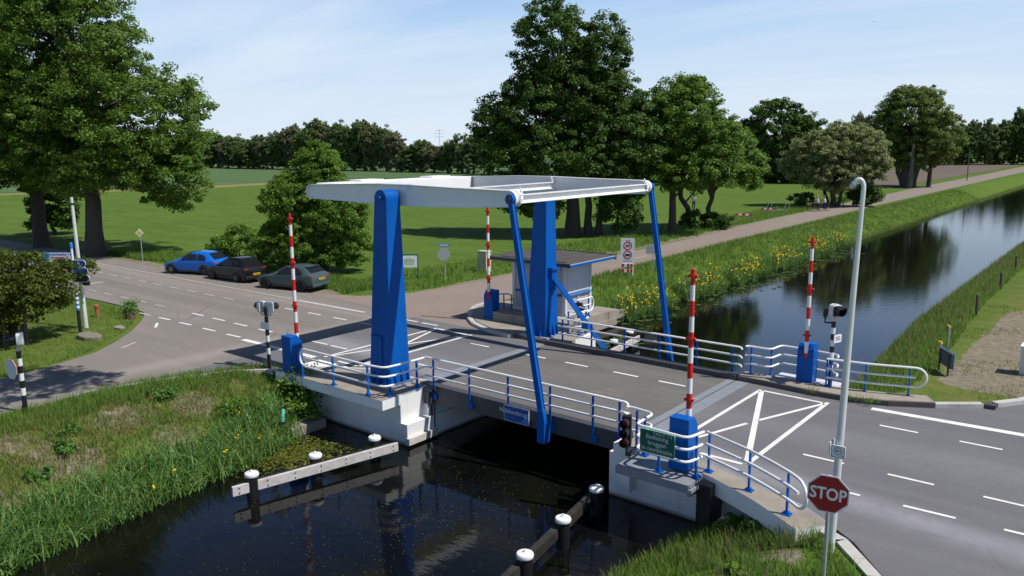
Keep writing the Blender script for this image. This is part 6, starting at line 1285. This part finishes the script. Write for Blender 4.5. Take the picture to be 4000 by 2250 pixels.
# right corner mound
mound = lambda x, y: (x > interp(y, XRt)+.0) & (x < np.interp(y, [0, 11, 13, 14.2, 15, 16, 17, 18], [-2.5, -2.5, -2.9, -3.4, -3.95, -5.0, -6.3, -7.9]))
sR = lambda x, y: np.minimum.reduce([np.hypot((x-a)/c, (y-b)/d) for a, b, c, d in ((-6.3, 12.6, 1.0, 1.3), (-5.1, 14.7, .7, .6), (-4.1, 12.6, .5, 1.0))])
P1 = scatter(5200, -8.9, -2.5, 7, 17.6, lambda x, y: mound(x, y) & ((sR(x, y) > .9) | (np.random.default_rng(2).uniform(0, 1, len(x)) < .12)), rg, 6, .07); blades('mound_grass', P1, (.14, .42), .014, .55, m_grass, rg, 3)
P1 = scatter(700, -8.8, -3.5, 7, 16.0, lambda x, y: mound(x, y) & (pn(x, y, 1.3) > -.2), rg, 5, .1); blades('dry_mound_grass', P1, (.25, .6), .009, .5, m_dry, rg, 3)
weeds('bank_bush', [(-7.0, 16.65, .32, .35, 420), (-6.3, 16.2, .3, .35, 380), (-5.6, 13.4, .25, .4, 200)], m_mid, 0, ['dark nettles against the shaded curved abutment wall', 'green nettles under the sloping walkway edge', 'spindly weed on the sandy mound by the stop sign pole'], 'bush')
# right far bank, verges, lawn, meadow fringe
br = lambda x, y: (x > interp(y, XRt)) & (x < interp(y, TRt)+.9)
P1 = scatter(9000, -10, -5, 26.9, 95, lambda x, y: br(x, y) & (np.random.default_rng(3).uniform(0, 1, len(x)) < np.clip(40/(y+6), .25, 1)), rg, 6, .1); blades('right_bank_grass', P1, (.18, .46), .024, .55, m_grass, rg)
P1 = scatter(1400, -10, -6, 27.5, 80, lambda x, y: br(x, y), rg, 4, .1); blades('right_bank_seed_grass', P1, (.35, .62), .014, .4, m_dry, rg)
P1 = scatter(2600, -6.2, 0, 27, 60, lambda x, y: (pn(x, y, .9) > .25) & (x > interp(y, TRt)) & (x < np.interp(y, [26, 28.4, 30, 33], [-5.5, -3, -2.2, -1.3])), rg, 6, .12); blades('yard_grass', P1, (.06, .16), .016, .6, m_grass, rg)
lb_ = lambda x, y: (x > interp(y, TLt)-.4) & (x < interp(y, XLt)-.1)
P1 = scatter(12000, -28.5, -22.4, 31.5, 150, lambda x, y: lb_(x, y) & (np.random.default_rng(4).uniform(0, 1, len(x)) < np.clip(55/(y+6), .25, 1)), rg, 6, .14); blades('left_bank_grass', P1, (.18, .45), .03, .5, m_grass, rg)
P1 = scatter(2400, -28, -22.4, 33, 120, lambda x, y: lb_(x, y) & (pn(x, y, .5) > .1), rg, 4, .14); blades('left_bank_dry_grass', P1, (.25, .5), .02, .5, m_dry, rg)
vg = lambda x, y: np.where(x < -34.5, (y > 27.6+.35*np.sin(x)) & (y < 30.8), 0).astype(bool)
P1 = scatter(6500, -64, -34.5, 27.2, 31, vg, rg, 6, .12); blades('roadside_grass', P1, (.18, .48), .03, .5, m_grass, rg)
P1 = scatter(9000, -40, -31.2, 29, 130, lambda x, y: (x < np.interp(y, [29, 31.6, 38, 48, 60, 78, 106, 158], [-33.3, -32, -31.8, -31.4, -31.7, -32.4, -33.4, -34.6])) & (x > -37.5), rg, 5, .14); blades('far_verge_grass', P1, (.18, .45), .034, .5, m_grass, rg)
isl = inpoly([(-47.5, 17.7), (-43.7, 18.1), (-40.2, 18.2), (-38.6, 18.0), (-37.7, 17.5), (-36.4, 16.7), (-35.2, 15.7), (-33.8, 14.4), (-32.7, 13.1), (-32.0, 11.4), (-31.5, 9.4), (-31.4, 6), (-46, 6)])
P1 = scatter(9000, -47, -31.3, 6, 18.3, isl, rg, 5, .1); blades('lawn_grass', P1, (.05, .13), .02, .6, m_grass, rg)
P1 = scatter(1800, -41, -31.3, 6, 18.3, lambda x, y: isl(x, y) & (np.hypot(x+39.5, y-9.6) > 7.4) & (pn(x, y, .8) > -.3), rg, 6, .1); blades('lawn_edge_grass', P1, (.15, .36), .022, .5, m_grass, rg)
P1 = np.array([(a+rg.normal(0, .12), c+rg.normal(0, .08), .12 if a > -9 and a < -6 else .0) for a, c in ((-6.85, 25.02), (-6.5, 25.05), (-6.3, 25.12), (-8.1, 25.0), (-25.6, 28.2)) for _ in range(26)]); blades('crack_weeds', P1, (.10, .3), .016, .7, m_grass, rg)
# floating plants
def discs(name, C_, r, mat, rg):
    n = len(C_); k = 9; a = np.linspace(.25, 2*PI-.1, k); rr_ = rg.uniform(r[0], r[1], n); ph = rg.uniform(0, 6.28, n)
    V = np.stack([C_[:, 0:1]+rr_[:, None]*np.cos(a+ph[:, None]), C_[:, 1:2]+rr_[:, None]*np.sin(a+ph[:, None]), np.full((n, k), WZ+.012)+rg.uniform(0, .012, (n, 1))], 2); return tag(mesh_np(name, V, mat), kind='stuff')
y = rg.uniform(36, 74, 190); discs('water_lilies', np.stack([interp(y, XLt)+rg.gamma(2, .4, 190)+.35, y], 1), (.10, .20), m_lily, rg)
y = rg.uniform(28.5, 34, 26); discs('water_lilies_by_the_hut', np.stack([-20.0+rg.uniform(-.6, 1.4, 26), y], 1), (.12, .22), m_lily, rg)
n = 2600; c = np.stack([rg.normal(-20.6, .75, n), rg.normal(14.2, .75, n), np.full(n, WZ+.01)], 1); tag(mesh_np('water_weed', leaf_quads(c, rg.normal(0, .25, (n, 3))+np.array((0, 0, 1.0)), .05, .6, rg), m_weed), kind='stuff')
n = 900; c = np.concatenate([np.stack([rg.uniform(-19, -9.5, n//2), rg.uniform(6, 18, n//2), np.full(n//2, WZ+.008)], 1), np.stack([rg.normal(-14.3, 1.3, n//2), rg.normal(13.8, 2.2, n//2), np.full(n//2, WZ+.008)], 1)]); tag(mesh_np('floating_petals', leaf_quads(c, np.tile(np.array((0, 0, 1.0)), (len(c), 1)), .018, .7, rg), m_weed), kind='stuff')
